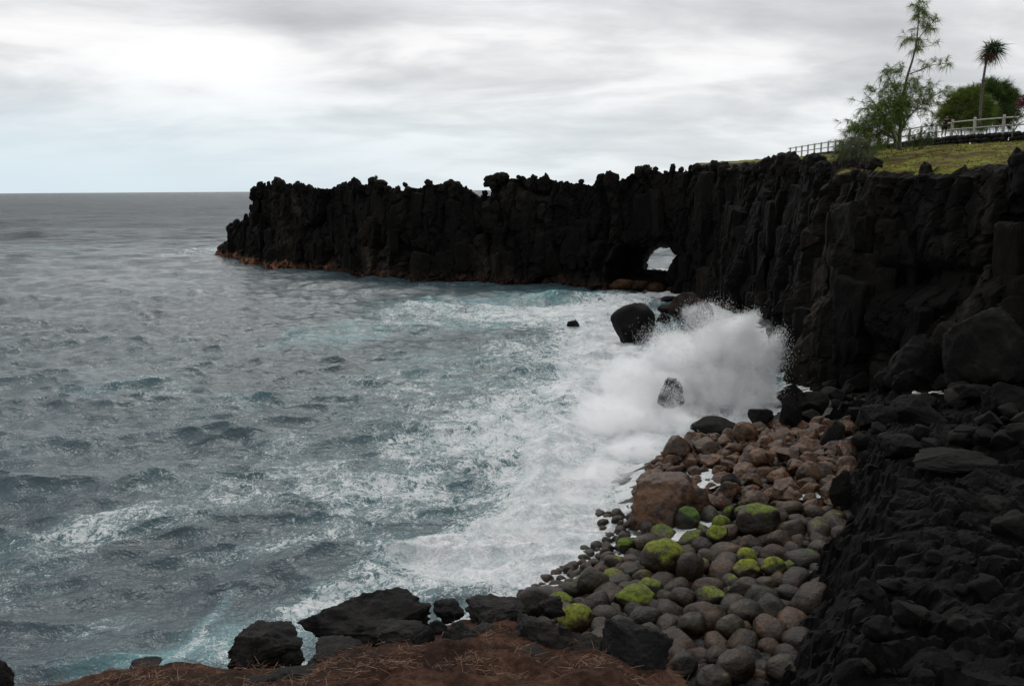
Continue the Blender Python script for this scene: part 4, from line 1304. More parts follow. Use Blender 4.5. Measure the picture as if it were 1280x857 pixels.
# ------------------------------------------------------------------ rocks on the mound
FR = [
    (425, 816, 70, 20, 9.2, 'flat dark ledge under the seaward end of the long slab', 13, .9),
    (505, 806, 70, 26, 9.3, 'dark ledge under the middle of the long slab', 13, .9),
    (600, 806, 50, 24, 9.2, 'dark broken ledge beside the rounded grey black rock', 13, .9),
    (655, 846, 80, 26, 8.4, 'low dark slab under the black humped one', 13, .9),
    (330, 812, 88, 52, 9.6, 'jagged black rock apart at the sea end of the needle mound', 14, .8),
    (367, 822, 28, 26, 9.5, 'small black knob against the jagged black rock', 12, .9),
    (463, 783, 160, 66, 10.1, 'long black slab, biggest rock on the needle mound', 8, .7),
    (561, 760, 38, 22, 10.6, 'small black block behind the long slab', 12, .8),
    (545, 797, 30, 22, 9.6, 'little dark block at the landward end of the long slab', 12, .8),
    (573, 816, 48, 50, 8.9, 'rounded grey black rock half buried in needles', 7, .8),
    (526, 818, 34, 44, 8.9, 'dark rock left of a needle streak, beside the rounded grey one'.replace('left of', 'next to'), 9, .8),
    (622, 780, 74, 34, 9.9, 'wide low black rock overlooking the cobbles', 12, .8),
    (680, 814, 92, 54, 9.2, 'black humped slab sunk in the landward side of the mound', 10, .8),
    (640, 756, 26, 18, 11.2, 'flat black stone on the brink above the wet stones', 9, .9),
    (742, 826, 60, 50, 8.9, 'angular black block between humped slab and corner block', 12, .8),
    (792, 826, 96, 80, 8.7, 'large black corner block closing the landward end of the mound', 9, .7),
    (465, 845, 60, 26, 8.4, 'low black rock poking through needles under the long slab', 12, .8),
    (360, 846, 70, 14, 8.6, 'low dark ledge in the red needles', 12, .8),
    (0, 848, 26, 34, 8.6, 'black rock cut by the picture edge at the seaward corner', 10, .8),
    (322, 858, 50, 20, 8.2, 'dark flat stone nearest the viewer under the jagged rock', 10, .8),
    (180, 829, 34, 8, 9.0, 'thin black ledge on the crest of the bare needle slope', 10, .8),
    (560, 850, 70, 26, 8.3, 'dark slab below the rounded grey black rock', 12, .8),
    (690, 768, 34, 22, 10.2, 'dark lump with dry twigs beside the lime mossy boulder', 12, .8),
]
for i, (px, py, w, h, dp, lab, cu, de) in enumerate(FR):
    one_rock('lava_rock', lab, 'rock', px, py + 3 - (11 if 500 < px < 720 and dp < 10.5 else 0), w, h * 1.12, M_FORE, 400 + i, depth=dp, cuts=cu, cut=(.5, .9), amp=.34, freq=1.6, fine=.16, deep=de, sub=5, tilt=.1)

# dry needles and twigs on the mound
def blades(B, D, L, Wd, droop=.3, seg=2, seed=0, mat=None, name='blades', parent=None, taper=.25):
    """thin curved leaves: B bases, D unit directions, L lengths, Wd widths"""
    lr = np.random.default_rng(seed)
    n = len(B)
    side = np.cross(D, lr.normal(size=(n, 3))); side /= np.linalg.norm(side, axis=1, keepdims=True) + 1e-9
    rows = []
    for s in range(seg + 1):
        f = s / seg
        c_ = B + D * (L * f)[:, None]
        c_[:, 2] -= droop * L * f * f
        w = (Wd * (1 - (1 - taper) * f) / 2)[:, None]
        rows += [c_ - side * w, c_ + side * w]
    V = np.stack(rows, 1)
    k = 2 * (seg + 1)
    f = np.array([(2 * s, 2 * s + 1, 2 * s + 3, 2 * s + 2) for s in range(seg)])
    Fa = (f[None] + (np.arange(n) * k)[:, None, None]).reshape(-1, 4)
    return mesh_obj(name, V.reshape(-1, 3), Fa, mat, parent, smooth=False)


def unit(v): return v / (np.linalg.norm(v, axis=-1, keepdims=True) + 1e-9)


M_NEEDLE = simple_mat('dry_needle', (.045, .022, .014), (.21, .125, .08), 3, .9, per_face=True)
nr_ = np.random.default_rng(31)
N = 60000
ii = nr_.integers(0, MND.shape[0], N); jj = nr_.integers(0, MND.shape[1], N)
ok = (MND_R[ii] > 7.0) & (MND_R[ii] < MND_DD[jj] + .7)
B = MND[ii, jj][ok]
dn = gnoise(B / .35) + .6 * gnoise(B / 1.1)
B = B[dn > nr_.uniform(-.25, .55, len(B))]
n = len(B)
D = unit(np.stack([nr_.normal(size=n), nr_.normal(size=n) * .7, nr_.normal(size=n) * .22 + .12], 1))
no = blades(B + np.array([0, 0, .012]) + nr_.normal(0, .02, (n, 3)), D, nr_.uniform(.05, .17, n), nr_.uniform(.003, .007, n), .10, 3, 5, M_NEEDLE, 'dry_needle_litter', taper=.6)
tag(no, kind='stuff')

# ================================================================== ON THE CLIFF TOP
def plateau_z(x, y):
    """height of the cliff-top sheet near a point (nearest grid vertex)"""
    T_ = CL_RING[CL_NF - 1:].reshape(-1, 3)
    return float(T_[np.argmin((T_[:, 0] - x) ** 2 + (T_[:, 1] - y) ** 2), 2])


M_POST = simple_mat('weathered_concrete', (.24, .225, .20), (.42, .40, .355), 5, .85)
FZ = 16.25
fc, fu = resample(FENCE_CURVE[::-1], .1)
fence = empty('railing', (*FENCE_CURVE[4], FZ))
tag(fence, 'weathered white two rail concrete railing along the cliff top path', 'railing')
ox_, oy_ = FENCE_CURVE[4]
for s in np.arange(0.4, fu[-1], 2.55):
    x, y = np.interp(s, fu, fc[:, 0]), np.interp(s, fu, fc[:, 1])
    t2 = np.array([np.interp(s + .2, fu, fc[:, 0]) - x, np.interp(s + .2, fu, fc[:, 1]) - y]); t2 /= np.linalg.norm(t2)
    m_ = MB()
    h, b = 1.42 if s < 18 else 1.3, .085
    V = []
    for zz, bb in ((-1.1, b), (h - .06, b), (h, b * .55)):
        V += [(sx * bb, sy * bb, zz) for sx, sy in ((-1, -1), (1, -1), (1, 1), (-1, 1))]
    V = np.array(V)
    rot = np.array([[t2[0], -t2[1], 0], [t2[1], t2[0], 0], [0, 0, 1]])
    Q = [(a + r * 4, (a + 1) % 4 + r * 4, (a + 1) % 4 + 4 + r * 4, a + 4 + r * 4) for r in (0, 1) for a in range(4)] + [(8, 9, 10, 11), (3, 2, 1, 0)]
    m_.add(V @ rot.T + np.array([x - ox_, y - oy_, 0]), Q)
    m_.build('post', M_POST, fence, smooth=False)
pth = np.stack([fc[::8, 0] - ox_, fc[::8, 1] - oy_, 0 * fc[::8, 0]], 1)
for hz, rr2 in ((1.16, .062), (.55, .058)):
    m_ = MB()
    m_.tube(pth + np.array([0, 0, hz]) + .012 * np.random.default_rng(3).normal(size=pth.shape), np.full(len(pth), rr2), 8)
    m_.build('rail', M_POST, fence)

# dry stone wall that carries the landward part
m_ = MB()
wr_ = np.random.default_rng(12)
s = .0
while s < 52:
    L = wr_.uniform(.35, .7)
    for lev in range(3 if s > 15 else 4):
        ss_ = s + wr_.uniform(-.15, .15)
        x, y = np.interp(ss_, fu, fc[:, 0]), np.interp(ss_, fu, fc[:, 1])
        q, f_ = rock_geo(int(wr_.integers(1e6)), 2, cuts=8, cut=(.6, .9), amp=.1)
        q = q / np.abs(q).max(0) * np.array([L * .7, .34, .235])
        m_.add(q + np.array([x - .28, y - .35, FZ - .02 - .17 - lev * .31]), None, f_)
    s += L
tag(m_.build('stone_wall', M_FORE), 'low black stone wall under the railing above the grass bank', 'wall')

M_BARK = simple_mat('grey_bark', (.05, .043, .036), (.13, .115, .10), 7, .9)
M_CAS = simple_mat('casuarina_needle', (.065, .11, .026), (.19, .26, .06), 1.2, .8, .2, .3, per_face=True)
M_CASG = simple_mat('grey_green_needle', (.055, .070, .035), (.14, .155, .08), 1.2, .8, .2, .3, per_face=True)
M_BUSH = simple_mat('bush_leaf', (.026, .056, .014), (.085, .135, .028), .7, .7, .3, .3, per_face=True)
M_BUSHL = simple_mat('light_bush_leaf', (.055, .095, .016), (.16, .21, .04), .7, .7, .3, .3, per_face=True)
M_PAND = simple_mat('screwpine_leaf', (.016, .042, .020), (.06, .10, .045), 1.5, .5, .45, .2, per_face=True)
M_DEAD = simple_mat('dead_red_leaf', (.08, .022, .016), (.20, .07, .045), 2, .8, .2, .2, per_face=True)
M_RED = simple_mat('purple_red_leaf', (.07, .014, .026), (.17, .045, .065), 2, .7, .3, .25, per_face=True)


def cr(cx, cy, Y):
    """point of the cliff-top enlargement (3.727 x, corner at 940, 0)"""
    return at_y(940 + cx / 3.727, cy / 3.727, Y)


def wispy(name, clusters, Y, mat, parent, base, seed, per=34, L=(.25, .6), droop=.5, spread=.8, width=.022, dens=1.0):
    """tufts of thin needles gathered on short twigs through each cluster's volume"""
    lr = np.random.default_rng(seed)
    Bs, Ds, Ls = [], [], []
    k = Y / F_PX / 3.727
    for cx, cy, rx, ry in clusters:
        c_ = cr(cx, cy, Y)
        nt = max(3, int(rx * ry / 38 * dens))
        for _ in range(nt):
            o = lr.normal(0, .48, 3) * np.array([rx * k, min(max(rx, ry) * k, 1.6) * spread, ry * k])
            ctr = c_ + o
            out = unit(o + np.array([0, 0, .25]) + lr.normal(0, .5, 3))
            tl = lr.uniform(.25, .6)
            m = int(per * lr.uniform(.5, 1.3))
            f = lr.random(m)
            Bs.append(ctr + out * (f * tl)[:, None] + lr.normal(0, .03, (m, 3)))
            Ds.append(unit(out * .8 + lr.normal(0, .55, (m, 3))))
            Ls.append(lr.uniform(*L, m))
    B = np.concatenate(Bs); D = np.concatenate(Ds); Ln = np.concatenate(Ls)
    return blades(B - np.asarray(base), D, Ln, np.full(len(B), width) * lr.uniform(.7, 1.4, len(B)), droop, 2, seed, mat, name, parent)


# casuarina
CY = 60.0
tb = cr(690, 675, CY); tb[2] = min(tb[2], plateau_z(tb[0], tb[1]) + .1)
tree = empty('casuarina_tree', tb)
tag(tree, 'wispy leaning casuarina tree with thin bare top before the railing', 'tree')
m_ = MB()
def limb(pts, r0, r1, dy=0.0, Y=CY, base=tb, mb_=None):
    P = np.array([cr(a, b, Y + dy * i / max(1, len(pts) - 1)) for i, (a, b) in enumerate(pts)])
    P, _ = (lambda q: (np.stack([np.interp(np.linspace(0, len(q) - 1, len(q) * 3), np.arange(len(q)), q[:, j]) for j in range(3)], 1), 0))(P)
    (mb_ or m_).tube(P - np.asarray(base), np.linspace(r0, r1, len(P)), 7)
limb([(690, 700), (688, 640), (692, 560), (703, 450), (722, 360), (748, 280), (765, 210), (772, 150), (776, 80), (779, -5)], .13, .018)
limb([(676, 695), (660, 640), (640, 580), (600, 520), (560, 470), (520, 430)], .09, .02, 1.2)
limb([(692, 620), (720, 560), (770, 500), (840, 450), (900, 420)], .07, .015, -1.0)
limb([(735, 345), (790, 325), (850, 300), (935, 295)], .04, .012, .8)
limb([(700, 470), (670, 420), (640, 370), (615, 315)], .05, .012, -.8)
limb([(712, 400), (745, 372), (775, 355)], .03, .01, .5)
limb([(768, 190), (800, 150), (840, 105), (858, 80)], .03, .008, -.4)
limb([(765, 215), (800, 220), (865, 210)], .025, .008, .4)
limb([(770, 160), (745, 180), (715, 190)], .02, .008, .4)
limb([(676, 660), (620, 610), (560, 590), (480, 590)], .07, .02, -1.6)
limb([(650, 640), (600, 620), (520, 650), (450, 680)], .06, .02, 1.4)
limb([(610, 530), (560, 490), (490, 470)], .03, .01, .9)
m_.build('trunk', M_BARK, tree)
wispy('crown', [(783, 55, 20, 50), (780, 15, 10, 25), (800, 125, 34, 24), (765, 85, 16, 20), (745, 185, 26, 14), (780, 185, 30, 14), (755, 225, 18, 14), (845, 100, 12, 20), (830, 140, 14, 12), (845, 210, 24, 8), (718, 185, 12, 7),
               (835, 292, 18, 10), (880, 292, 26, 9), (920, 297, 18, 7), (612, 330, 12, 26), (655, 322, 28, 14), (630, 365, 18, 18), (690, 335, 20, 18), (755, 370, 26, 14), (790, 325, 16, 8),
               (640, 400, 34, 22), (548, 415, 24, 8), (580, 440, 30, 16), (505, 476, 26, 8), (545, 500, 28, 12), (690, 415, 40, 28), (830, 415, 22, 18), (815, 450, 36, 18), (890, 415, 26, 10), (910, 435, 16, 8), (850, 468, 18, 9), (775, 440, 36, 24), (745, 400, 26, 20),
               (640, 480, 52, 30), (720, 480, 44, 26), (790, 485, 30, 16), (830, 505, 16, 8), (600, 530, 48, 32), (690, 545, 42, 30), (655, 590, 50, 34)], CY, M_CAS, tree, tb, 41, dens=.85)
wispy('low_bough', [(640, 500, 60, 40), (700, 520, 60, 36), (610, 560, 60, 40), (560, 580, 60, 40), (500, 580, 44, 36), (600, 630, 60, 36), (470, 640, 46, 44), (540, 640, 60, 40), (430, 680, 26, 30), (690, 500, 50, 26)], CY + .6, M_CAS, tree, tb, 42, dens=.72)

tb2 = cr(520, 720, 57.0); tb2[2] = plateau_z(tb2[0], tb2[1]) - .05
sh = empty('trailing_shrub', tb2)
tag(sh, 'grey green shrub trailing over the brink below the casuarina', 'shrub')
m_ = MB()
for dx, dy_, dz in ((-.9, -.6, .5), (-.3, -1.2, .2), (-1.6, -.3, .4), (.4, -.5, .7), (-.7, -1.6, -.5)):
    m_.tube(np.linspace(0, 1, 5)[:, None] * np.array([dx, dy_, dz]) + np.array([0, 0, .25]) * np.sin(np.linspace(0, 3, 5))[:, None], np.linspace(.04, .012, 5))
m_.build('stem', M_BARK, sh)
wispy('foliage', [(430, 690, 30, 36), (480, 690, 40, 44), (520, 680, 40, 40), (500, 740, 30, 40), (480, 785, 16, 36), (540, 720, 34, 30), (400, 710, 14, 22), (465, 815, 8, 18)], 57, M_CASG, sh, tb2, 43, dens=.8, droop=.8)

tb3 = cr(790, 680, 64.0); tb3[2] = plateau_z(tb3[0], tb3[1]) - .05
sh = empty('low_shrub', tb3)
tag(sh, 'low dark green shrub between casuarina trunk and stone wall', 'shrub')
m_ = MB()
for dx, dy_, dz in ((-.5, .2, .9), (.3, -.3, 1.3), (.8, .3, 1.5), (-.1, .5, 1.0)):
    m_.tube(np.linspace(0, 1, 4)[:, None] * np.array([dx, dy_, dz]), np.linspace(.04, .012, 4))
m_.build('stem', M_BARK, sh)
wispy('foliage', [(790, 645, 46, 26), (760, 650, 26, 22), (820, 625, 30, 26), (820, 585, 24, 20), (850, 590, 20, 16), (865, 560, 18, 14), (730, 640, 20, 16)], 64, M_BUSH, sh, tb3, 44, dens=.9, L=(.15, .35))


def bush(name, label, cx, cy, rx, ry, Y, mat, seed, n, stems=6, lift=.35):
    c_ = cr(cx, cy, Y)
    k = Y / F_PX / 3.727
    a = np.array([rx * k, rx * k * .8, ry * k])
    b = np.array([c_[0], c_[1], plateau_z(c_[0], c_[1])]); b[2] = min(b[2], c_[2] - a[2] * .9)
    root = empty(name, b)
    tag(root, label, 'bush')
    lr = np.random.default_rng(seed)
    m_ = MB()
    for i in range(stems):
        e = unit(lr.normal(size=3)) * a * .6; e[2] = abs(e[2]) + (c_[2] - b[2]) * .6
        m_.tube(np.stack([np.linspace(0, 1, 6) * e[0] + .06 * lr.normal(size=6), np.linspace(0, 1, 6) * e[1] + .06 * lr.normal(size=6), np.linspace(-.2, 1, 6) * e[2]], 1), np.linspace(.06, .015, 6))
    m_.build('stem', M_BARK, root)
    # rosettes of long narrow leaves through an uneven dome
    nt = n
    o = unit(lr.normal(size=(nt, 3)))
    o[:, 2] = np.where(o[:, 2] < -.85, -o[:, 2], o[:, 2])
    rad = lr.uniform(.35, 1.0, nt) ** .6
    lump = 1 + .36 * gnoise(o * 2.2 + seed) + .2 * gnoise(o * 6)
    ctr = o * a * (rad * lump)[:, None]
    per = 22
    B = np.repeat(ctr, per, 0); D = unit(np.repeat(o, per, 0) * 1.0 + np.array([0, 0, .35]) + lr.normal(0, .42, (nt * per, 3)))
    blades(B + (c_ - b), D, lr.uniform(.3, 1.15, nt * per), lr.uniform(.022, .042, nt * per), .35, 2, seed, mat, 'foliage', root)
    return root


bush('round_bush', 'lighter green spiky bush behind the railing, beside the dark one', 1000, 515, 105, 84, 80, M_BUSHL, 51, 900)
bush('round_bush', 'taller dark green spiky bush behind the thin screwpine trunk', 1115, 495, 112, 98, 82, M_BUSH, 52, 1200)

# screwpine
pb = cr(1060, 575, 74.5); pb[2] = FZ - .3
pt = empty('screwpine_tree', pb)
tag(pt, 'slender screwpine tree with one round head of sword leaves', 'tree')
m_ = MB()
tp = [(1060, 590), (1064, 520), (1069, 450), (1076, 380), (1084, 330), (1092, 285), (1104, 250)]
limb(tp, .12, .075, 0, 74.5, pb)
for i in range(24):
    f = (i + .5) / 24 * (len(tp) - 1); a_ = int(f); q = np.array(tp[a_]) * (1 - f + a_) + np.array(tp[a_ + 1]) * (f - a_)
    P = cr(q[0], q[1], 74.5) - pb
    th = np.linspace(0, 2 * np.pi, 9)
    m_.tube(P + .105 * np.stack([np.cos(th), np.sin(th), 0 * th], 1), np.full(9, .02), 5)
m_.build('trunk', M_BARK, pt)
hc = cr(1120, 232, 74.5) - pb
lr = np.random.default_rng(61)
n = 520
D = unit(lr.normal(size=(n, 3)) + np.array([.18, 0, .28]))
blades(hc + D * .12 + lr.normal(0, .12, (n, 3)), D, lr.uniform(.75, 1.35, n), lr.uniform(.05, .085, n), .38, 4, 6, M_PAND, 'crown', pt, taper=.1)
n = 170
D = unit(lr.normal(size=(n, 3)) * np.array([.7, .7, .4]) + np.array([-.25, 0, -.75]))
blades(hc + np.array([-.15, 0, -.3]) + lr.normal(0, .18, (n, 3)), D, lr.uniform(.5, 1.0, n), lr.uniform(.05, .08, n), .3, 3, 7, M_DEAD, 'dead_leaf_skirt', pt, taper=.2)

# reddish shrub at the landward end of the railing
rb = cr(1240, 620, 65.5); rb[2] = plateau_z(rb[0], rb[1])
rs_ = empty('red_leaf_shrub', rb)
tag(rs_, 'twisted shrub with purple red leaves at the landward end of the railing', 'shrub')
m_ = MB()
for pts in ([(1210, 640), (1222, 590), (1250, 540), (1275, 500)], [(1215, 620), (1240, 580), (1275, 560), (1320, 540)], [(1222, 590), (1215, 560), (1235, 520), (1258, 480)], [(1250, 545), (1290, 520), (1330, 480)]):
    limb(pts, .05, .018, .5, 65.5, rb)
m_.build('stem', M_BARK, rs_)
def leafball(clusters, Y, base, mat, parent, seed):
    lr = np.random.default_rng(seed)
    Bs, Ds = [], []
    k = Y / F_PX / 3.727
    for cx, cy, r, n in clusters:
        c_ = cr(cx, cy, Y)
        o = unit(lr.normal(size=(n, 3)))
        Bs.append(c_ + o * lr.uniform(.1, 1, (n, 1)) * r * k); Ds.append(unit(o + lr.normal(0, .5, (n, 3))))
    B = np.concatenate(Bs) - base; D = np.concatenate(Ds)
    blades(B, D, lr.uniform(.12, .28, len(B)), lr.uniform(.05, .09, len(B)), .2, 2, seed, mat, 'foliage', parent)
leafball([(1258, 480, 26, 150), (1262, 455, 16, 60), (1300, 480, 40, 160), (1335, 470, 40, 120), (1320, 540, 26, 60)], 65.5, rb, M_RED, rs_, 71)

# person leaning on the railing
M_SKIN = simple_mat('skin', (.20, .11, .075), (.26, .15, .10), 4, .6)
M_BLACK = simple_mat('black_cloth', (.008, .008, .009), (.018, .018, .02), 6, .9)
M_HAIR = simple_mat('dark_hair', (.006, .005, .004), (.015, .012, .010), 9, .6)


def skin_mesh(name, J, E, Rd, mat, parent, root=0, sub=2):
    me = bpy.data.meshes.new(name)
    me.from_pydata([Vector(p) for p in J], E, [])
    o = bpy.data.objects.new(name, me); COL.objects.link(o)
    o.parent = parent
    md = o.modifiers.new('skin', 'SKIN')
    for i, v in enumerate(me.skin_vertices[0].data):
        r = Rd[i]
        v.radius = r if hasattr(r, '__len__') else (r, r)
        v.use_root = i == root
    md.use_smooth_shade = True
    ss = o.modifiers.new('sub', 'SUBSURF'); ss.levels = ss.render_levels = sub
    me.materials.append(mat)
    return o


pp = at_y(1179.5, 172, 75.0)
pp[2] = FZ - .08
per = empty('person', pp)
per.scale = (1.25, 1.1, 1.06)
tag(per, 'person in black leaning with both hands on the white railing', 'person')
# faces the viewer (-Y), leaning forward over the rail at y = -0.45
J = [(0, 0, .95), (0, -.06, 1.15), (0, -.16, 1.33), (0, -.22, 1.45), (0, -.26, 1.52), (0, -.28, 1.60), (0, -.29, 1.68), (0, -.40, 1.61),
     (.17, -.17, 1.40), (.36, -.20, 1.20), (.30, -.48, 1.17), (.27, -.58, 1.17),
     (-.17, -.17, 1.40), (-.36, -.20, 1.20), (-.30, -.48, 1.17), (-.27, -.58, 1.17),
     (.10, .02, .90), (.11, -.03, .49), (.11, .05, .08), (.12, -.12, .03),
     (-.10, .02, .90), (-.11, -.01, .49), (-.11, .08, .08), (-.12, -.08, .03)]
E = [(0, 1), (1, 2), (2, 3), (3, 4), (4, 5), (5, 6), (5, 7), (2, 8), (8, 9), (9, 10), (10, 11), (2, 12), (12, 13), (13, 14), (14, 15), (0, 16), (16, 17), (17, 18), (18, 19), (0, 20), (20, 21), (21, 22), (22, 23)]
Rd = [(.15, .11), (.13, .10), (.15, .10), .06, .06, .095, .08, .02, .062, .045, .036, .04, .062, .045, .036, .04, .085, .058, .038, .04, .085, .058, .038, .04]
skin_mesh('body', J, E, Rd, M_SKIN, per)
skin_mesh('shirt', [J[0], J[1], J[2], J[8], J[9], J[12], J[13]], [(0, 1), (1, 2), (2, 3), (3, 4), (2, 5), (5, 6)], [(.165, .13), (.155, .125), (.175, .125), .082, .066, .082, .066], M_BLACK, per)
skin_mesh('shorts', [J[0], J[16], (.11, -.02, .55), J[20], (-.11, 0, .55)], [(0, 1), (1, 2), (0, 3), (3, 4)], [(.17, .135), .105, .09, .105, .09], M_BLACK, per)
skin_mesh('hair', [(0, -.26, 1.64), (0, -.25, 1.70), (0, -.17, 1.60), (0, -.14, 1.48)], [(0, 1), (0, 2), (2, 3)], [.10, .085, .085, .06], M_HAIR, per)

# distant bits on the crest
for i, (px, py, w, h, Y, lab) in enumerate(((812, 212, 9, 9, 103, 'small lone shrub on the crest above the sea arch'), (892, 209.5, 7, 4, 112, 'low dark bush at the near end of the far meadow'), (903, 208.5, 10, 4, 118, 'wider dark bush on the far green meadow'), (470, 222, 3, 5, 131, 'tiny shrub on the seaward crest of the headland'))):
    c_ = at_y(px, py, Y); k_ = Y / F_PX
    lr = np.random.default_rng(80 + i)
    root = empty('crest_shrub', c_ - np.array([0, 0, h * k_ * .7])); tag(root, lab, 'shrub')
    m_ = MB(); m_.tube(np.array([[0, 0, -.3], [0.03, 0, h * k_ * .3], [0, .02, h * k_ * .7]]), [.05, .04, .02]); m_.build('stem', M_BARK, root)
    n = 260
    o = unit(lr.normal(size=(n, 3)))
    B = o * lr.uniform(.2, 1, (n, 1)) * np.array([w * k_ / 2, w * k_ / 2, h * k_ / 2]) * .8 + np.array([0, 0, h * k_ * .7])
    blades(B, unit(o + lr.normal(0, .5, (n, 3))), lr.uniform(.15, .35, n), np.full(n, .05), .2, 2, i, M_BUSH, 'foliage', root)

# grass on the bank
M_GRASS = simple_mat('olive_grass', (.05, .04, .010), (.16, .165, .028), .35, .9, .1, .25, per_face=True)
TT = CL_RING[CL_NF - 1:]
gr_ = np.random.default_rng(91)
N = 60000
ii = gr_.integers(5, TT.shape[0] - 1, N); jj = gr_.integers(0, TT.shape[1], N)
B = TT[ii, jj] + gr_.normal(0, .12, (N, 3)) * np.array([1, 1, 0])
gx, gy = pix(B)
m = TURF[ii, jj]
ok = (m > gr_.uniform(.2, .9, N)) & (gx > 960) & (gx < 1330) & (B[:, 1] < 86)
B = B[ok]; n = len(B)
D = unit(np.stack([gr_.normal(0, .6, n), gr_.normal(0, .6, n), np.ones(n)], 1))
tag(blades(B - np.array([0, 0, .04]), D, gr_.uniform(.15, .42, n), gr_.uniform(.03, .06, n), .5, 2, 9, M_GRASS, 'grass'), kind='stuff')

# ================================================================== SPRAY
SB = [  # px, py, distance, half width px, half height px, weight
    (905, 440, 47, 56, 42, 1.0), (852, 452, 47, 56, 40, 1.0), (938, 448, 47, 34, 50, .9), (900, 490, 46, 66, 44, 1.0), (828, 500, 45, 62, 46, .95), (788, 476, 46, 46, 36, .85),
    (768, 532, 42, 62, 46, .85), (860, 534, 42, 62, 26, .8), (796, 576, 38, 56, 36, .8), (748, 612, 35, 66, 38, .95), (706, 650, 31.5, 70, 38, .95), (645, 688, 28.5, 76, 34, .92), (580, 714, 26.5, 70, 24, .8),
    (874, 392, 49, 22, 18, .3), (962, 500, 46, 22, 36, .35), (925, 412, 47, 40, 18, .6),
]
def spray_points(N, seed, tail, size, part=None, shell=False):
    lr = np.random.default_rng(seed)
    w = np.array([b[3] * b[4] * b[5] for b in SB], float)
    if part: w = w * np.array([part(b) for b in SB])
    ch = lr.choice(len(SB), N, p=w / w.sum())
    A = np.array(SB)[ch]
    c_ = at_y(A[:, 0], A[:, 1], A[:, 2])
    k = A[:, 2] / F_PX
    g = lr.normal(size=(N, 3)) * tail
    if shell:       # drops leaving the burst upwards and landwards
        g = unit(lr.normal(size=(N, 3)) + np.array([.45, -.2, .35])) * (.82 + np.abs(lr.normal(0, .26, (N, 1))))
    r = np.stack([A[:, 3] * k, np.minimum(A[:, 3], A[:, 4] * 1.6) * k * .8, A[:, 4] * k], 1)
    P = c_ + g * r
    bo = at_y(880, 548, 45.5); dv_ = P - bo; ln_ = np.linalg.norm(dv_, axis=1, keepdims=True)
    q = fbm(P / 1.1, 4, gain=.6) + .9 * gnoise(np.concatenate([dv_ / ln_ * 5.0 + ln_ * .12], 1)) * (A[:, 1] < 545)
    keep = (np.linalg.norm(g, axis=1) < (1.75 if shell else tail * 2.5)) & (q > lr.normal(.02, .14, N)) & (P[:, 2] > beach_z(P[:, :2]) - .1) & (P[:, 2] > -.05)
    return P[keep], lr.uniform(*size, keep.sum())


def droplets(P, S, name, mat):
    T4 = np.array([(1, 1, 1), (1, -1, -1), (-1, 1, -1), (-1, -1, 1)], float) * .62
    n = len(P)
    lr = np.random.default_rng(5)
    q = lr.normal(size=(n, 4)); q /= np.linalg.norm(q, axis=1, keepdims=True)
    w, x, y, z = q.T
    Rm = np.stack([1 - 2 * (y * y + z * z), 2 * (x * y - z * w), 2 * (x * z + y * w), 2 * (x * y + z * w), 1 - 2 * (x * x + z * z), 2 * (y * z - x * w), 2 * (x * z - y * w), 2 * (y * z + x * w), 1 - 2 * (x * x + y * y)], 1).reshape(n, 3, 3)
    V = P[:, None] + np.einsum('nij,kj->nki', Rm, T4) * S[:, None, None]
    f = np.array([(0, 1, 2), (0, 3, 1), (0, 2, 3), (1, 3, 2)])
    return mesh_obj(name, V.reshape(-1, 3), (f[None] + (np.arange(n) * 4)[:, None, None]).reshape(-1, 3), mat, smooth=False)


def drop_material():
    m, T = material('sea_drop')
    a = T.n('ShaderNodeBsdfDiffuse', {'Color': (.9, .91, .91)})
    b = T.n('ShaderNodeBsdfTranslucent', {'Color': (.9, .91, .91)})
    finish(T, T.n('ShaderNodeMixShader', {0: .5, 1: a.outputs[0], 2: b.outputs[0]}))
    return m


M_DROP = drop_material()
P1, S1 = spray_points(340000, 1, .56, (.006, .017))
P2, S2 = spray_points(420000, 2, .68, (.009, .022), lambda b: b[1] < 545 and b[0] > 815, True)
# jets thrown up and to the land side
jr = np.random.default_rng(3)
n = 60000
o = at_y(895, 520, 46.0)
ang = jr.choice(np.linspace(-.4, 1.3, 34), n) + jr.normal(0, .035, n)
rad = 6.4 * (1 - .35 * np.abs(ang)) * jr.beta(4, 2.2, n) * jr.choice(np.linspace(.75, 1.12, 23), n)
P3 = o + np.stack([np.sin(ang) * rad * .85, jr.normal(0, .9, n), np.cos(ang) * rad], 1)
S3 = jr.uniform(.008, .022, n)
tag(droplets(np.concatenate([P1, P2, P3]), np.concatenate([S1, S2, S3]), 'spray', M_DROP), 'white burst of sea spray thrown up by a wave', kind='stuff')


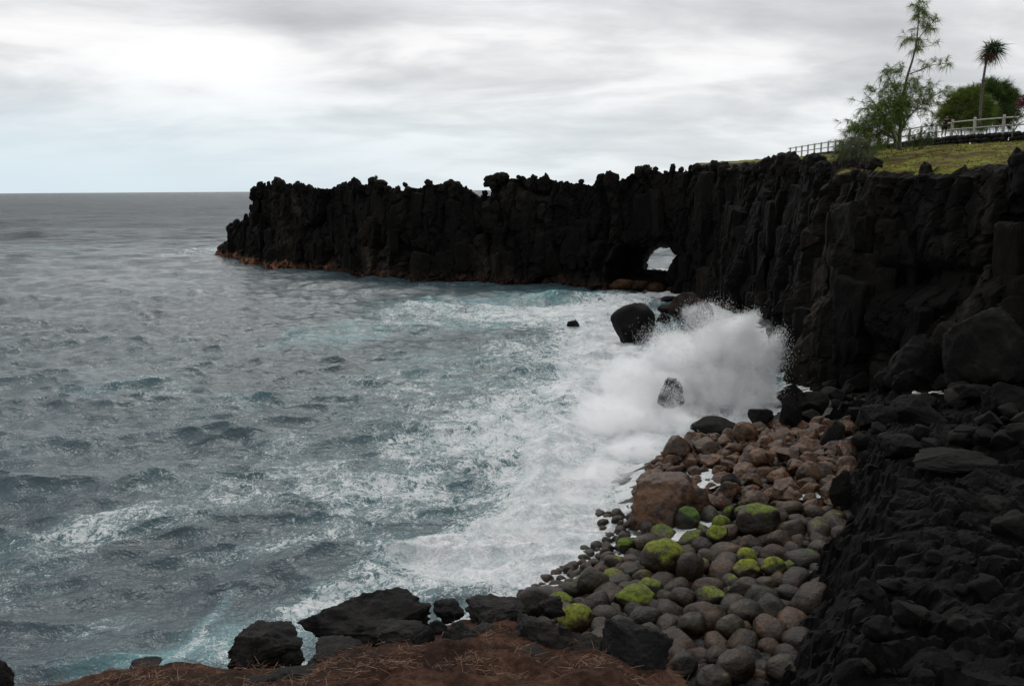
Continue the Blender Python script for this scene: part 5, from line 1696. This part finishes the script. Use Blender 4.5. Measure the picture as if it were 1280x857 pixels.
def mist():
    m, T = material('spray_mist')
    pos = T.n('ShaderNodeNewGeometry').outputs['Position']
    wn = T.n('ShaderNodeTexNoise', {'Vector': pos, 'Scale': .55, 'Detail': 4.0, 'Roughness': .6})
    wp = T.v('ADD', pos, T.v('SCALE', T.v('SUBTRACT', wn.outputs['Color'], (.5, .5, .5)), 1.7))
    tot = None
    hullp = []
    for px, py, Y, rx, ry, w in SB:
        k = Y / F_PX
        c_ = at_y(px, py, Y)
        r = np.array([rx * k, min(rx, ry * 1.6) * k * .8, ry * k]) * 1.12
        hullp.append((c_, r))
        dv = T.v('DIVIDE', T.v('SUBTRACT', wp, tuple(c_)), tuple(r))
        f = T.m('MULTIPLY', T.ss(T.v('LENGTH', dv), .50, 1.0, 1.0, 0.0), w)
        tot = f if tot is None else T.m('MAXIMUM', tot, f)
    dv = T.v('SUBTRACT', wp, tuple(at_y(880, 548, 45.5)))
    ln = T.v('LENGTH', dv)
    jet = T.noise(T.v('ADD', T.v('SCALE', T.v('NORMALIZE', dv), 6.5), T.v('SCALE', (1, 1, 1), T.m('MULTIPLY', ln, .16))), 1.0, 4, .6)
    nn = T.m('ADD', T.m('MULTIPLY', T.noise(wp, 1.9, 6, .70), .58), T.m('MULTIPLY', jet, .42))
    fld = T.m('MULTIPLY', tot, T.ss(nn, .40, .60, .04, 1.2))
    den = T.m('MULTIPLY', T.m('POWER', fld, 1.5), 4.2)
    pv = T.n('ShaderNodeVolumePrincipled', {'Color': (.995, .996, .997), 'Density': den, 'Anisotropy': .0})
    finish(T, None, pv)
    bm = bmesh.new()
    V0 = ICO[2][0]
    for c_, r in hullp:
        for v in V0: bm.verts.new(c_ + v * (r * 1.1 + .5))
    res = bmesh.ops.convex_hull(bm, input=bm.verts)
    bmesh.ops.delete(bm, geom=[v for v in bm.verts if not v.link_faces], context='VERTS')
    me = bpy.data.meshes.new('spray_mist')
    bm.to_mesh(me); bm.free()
    me.materials.append(m)
    o = bpy.data.objects.new('spray_mist', me); COL.objects.link(o)
    tag(o, 'soft white mist of the breaking wave', kind='stuff')


mist()
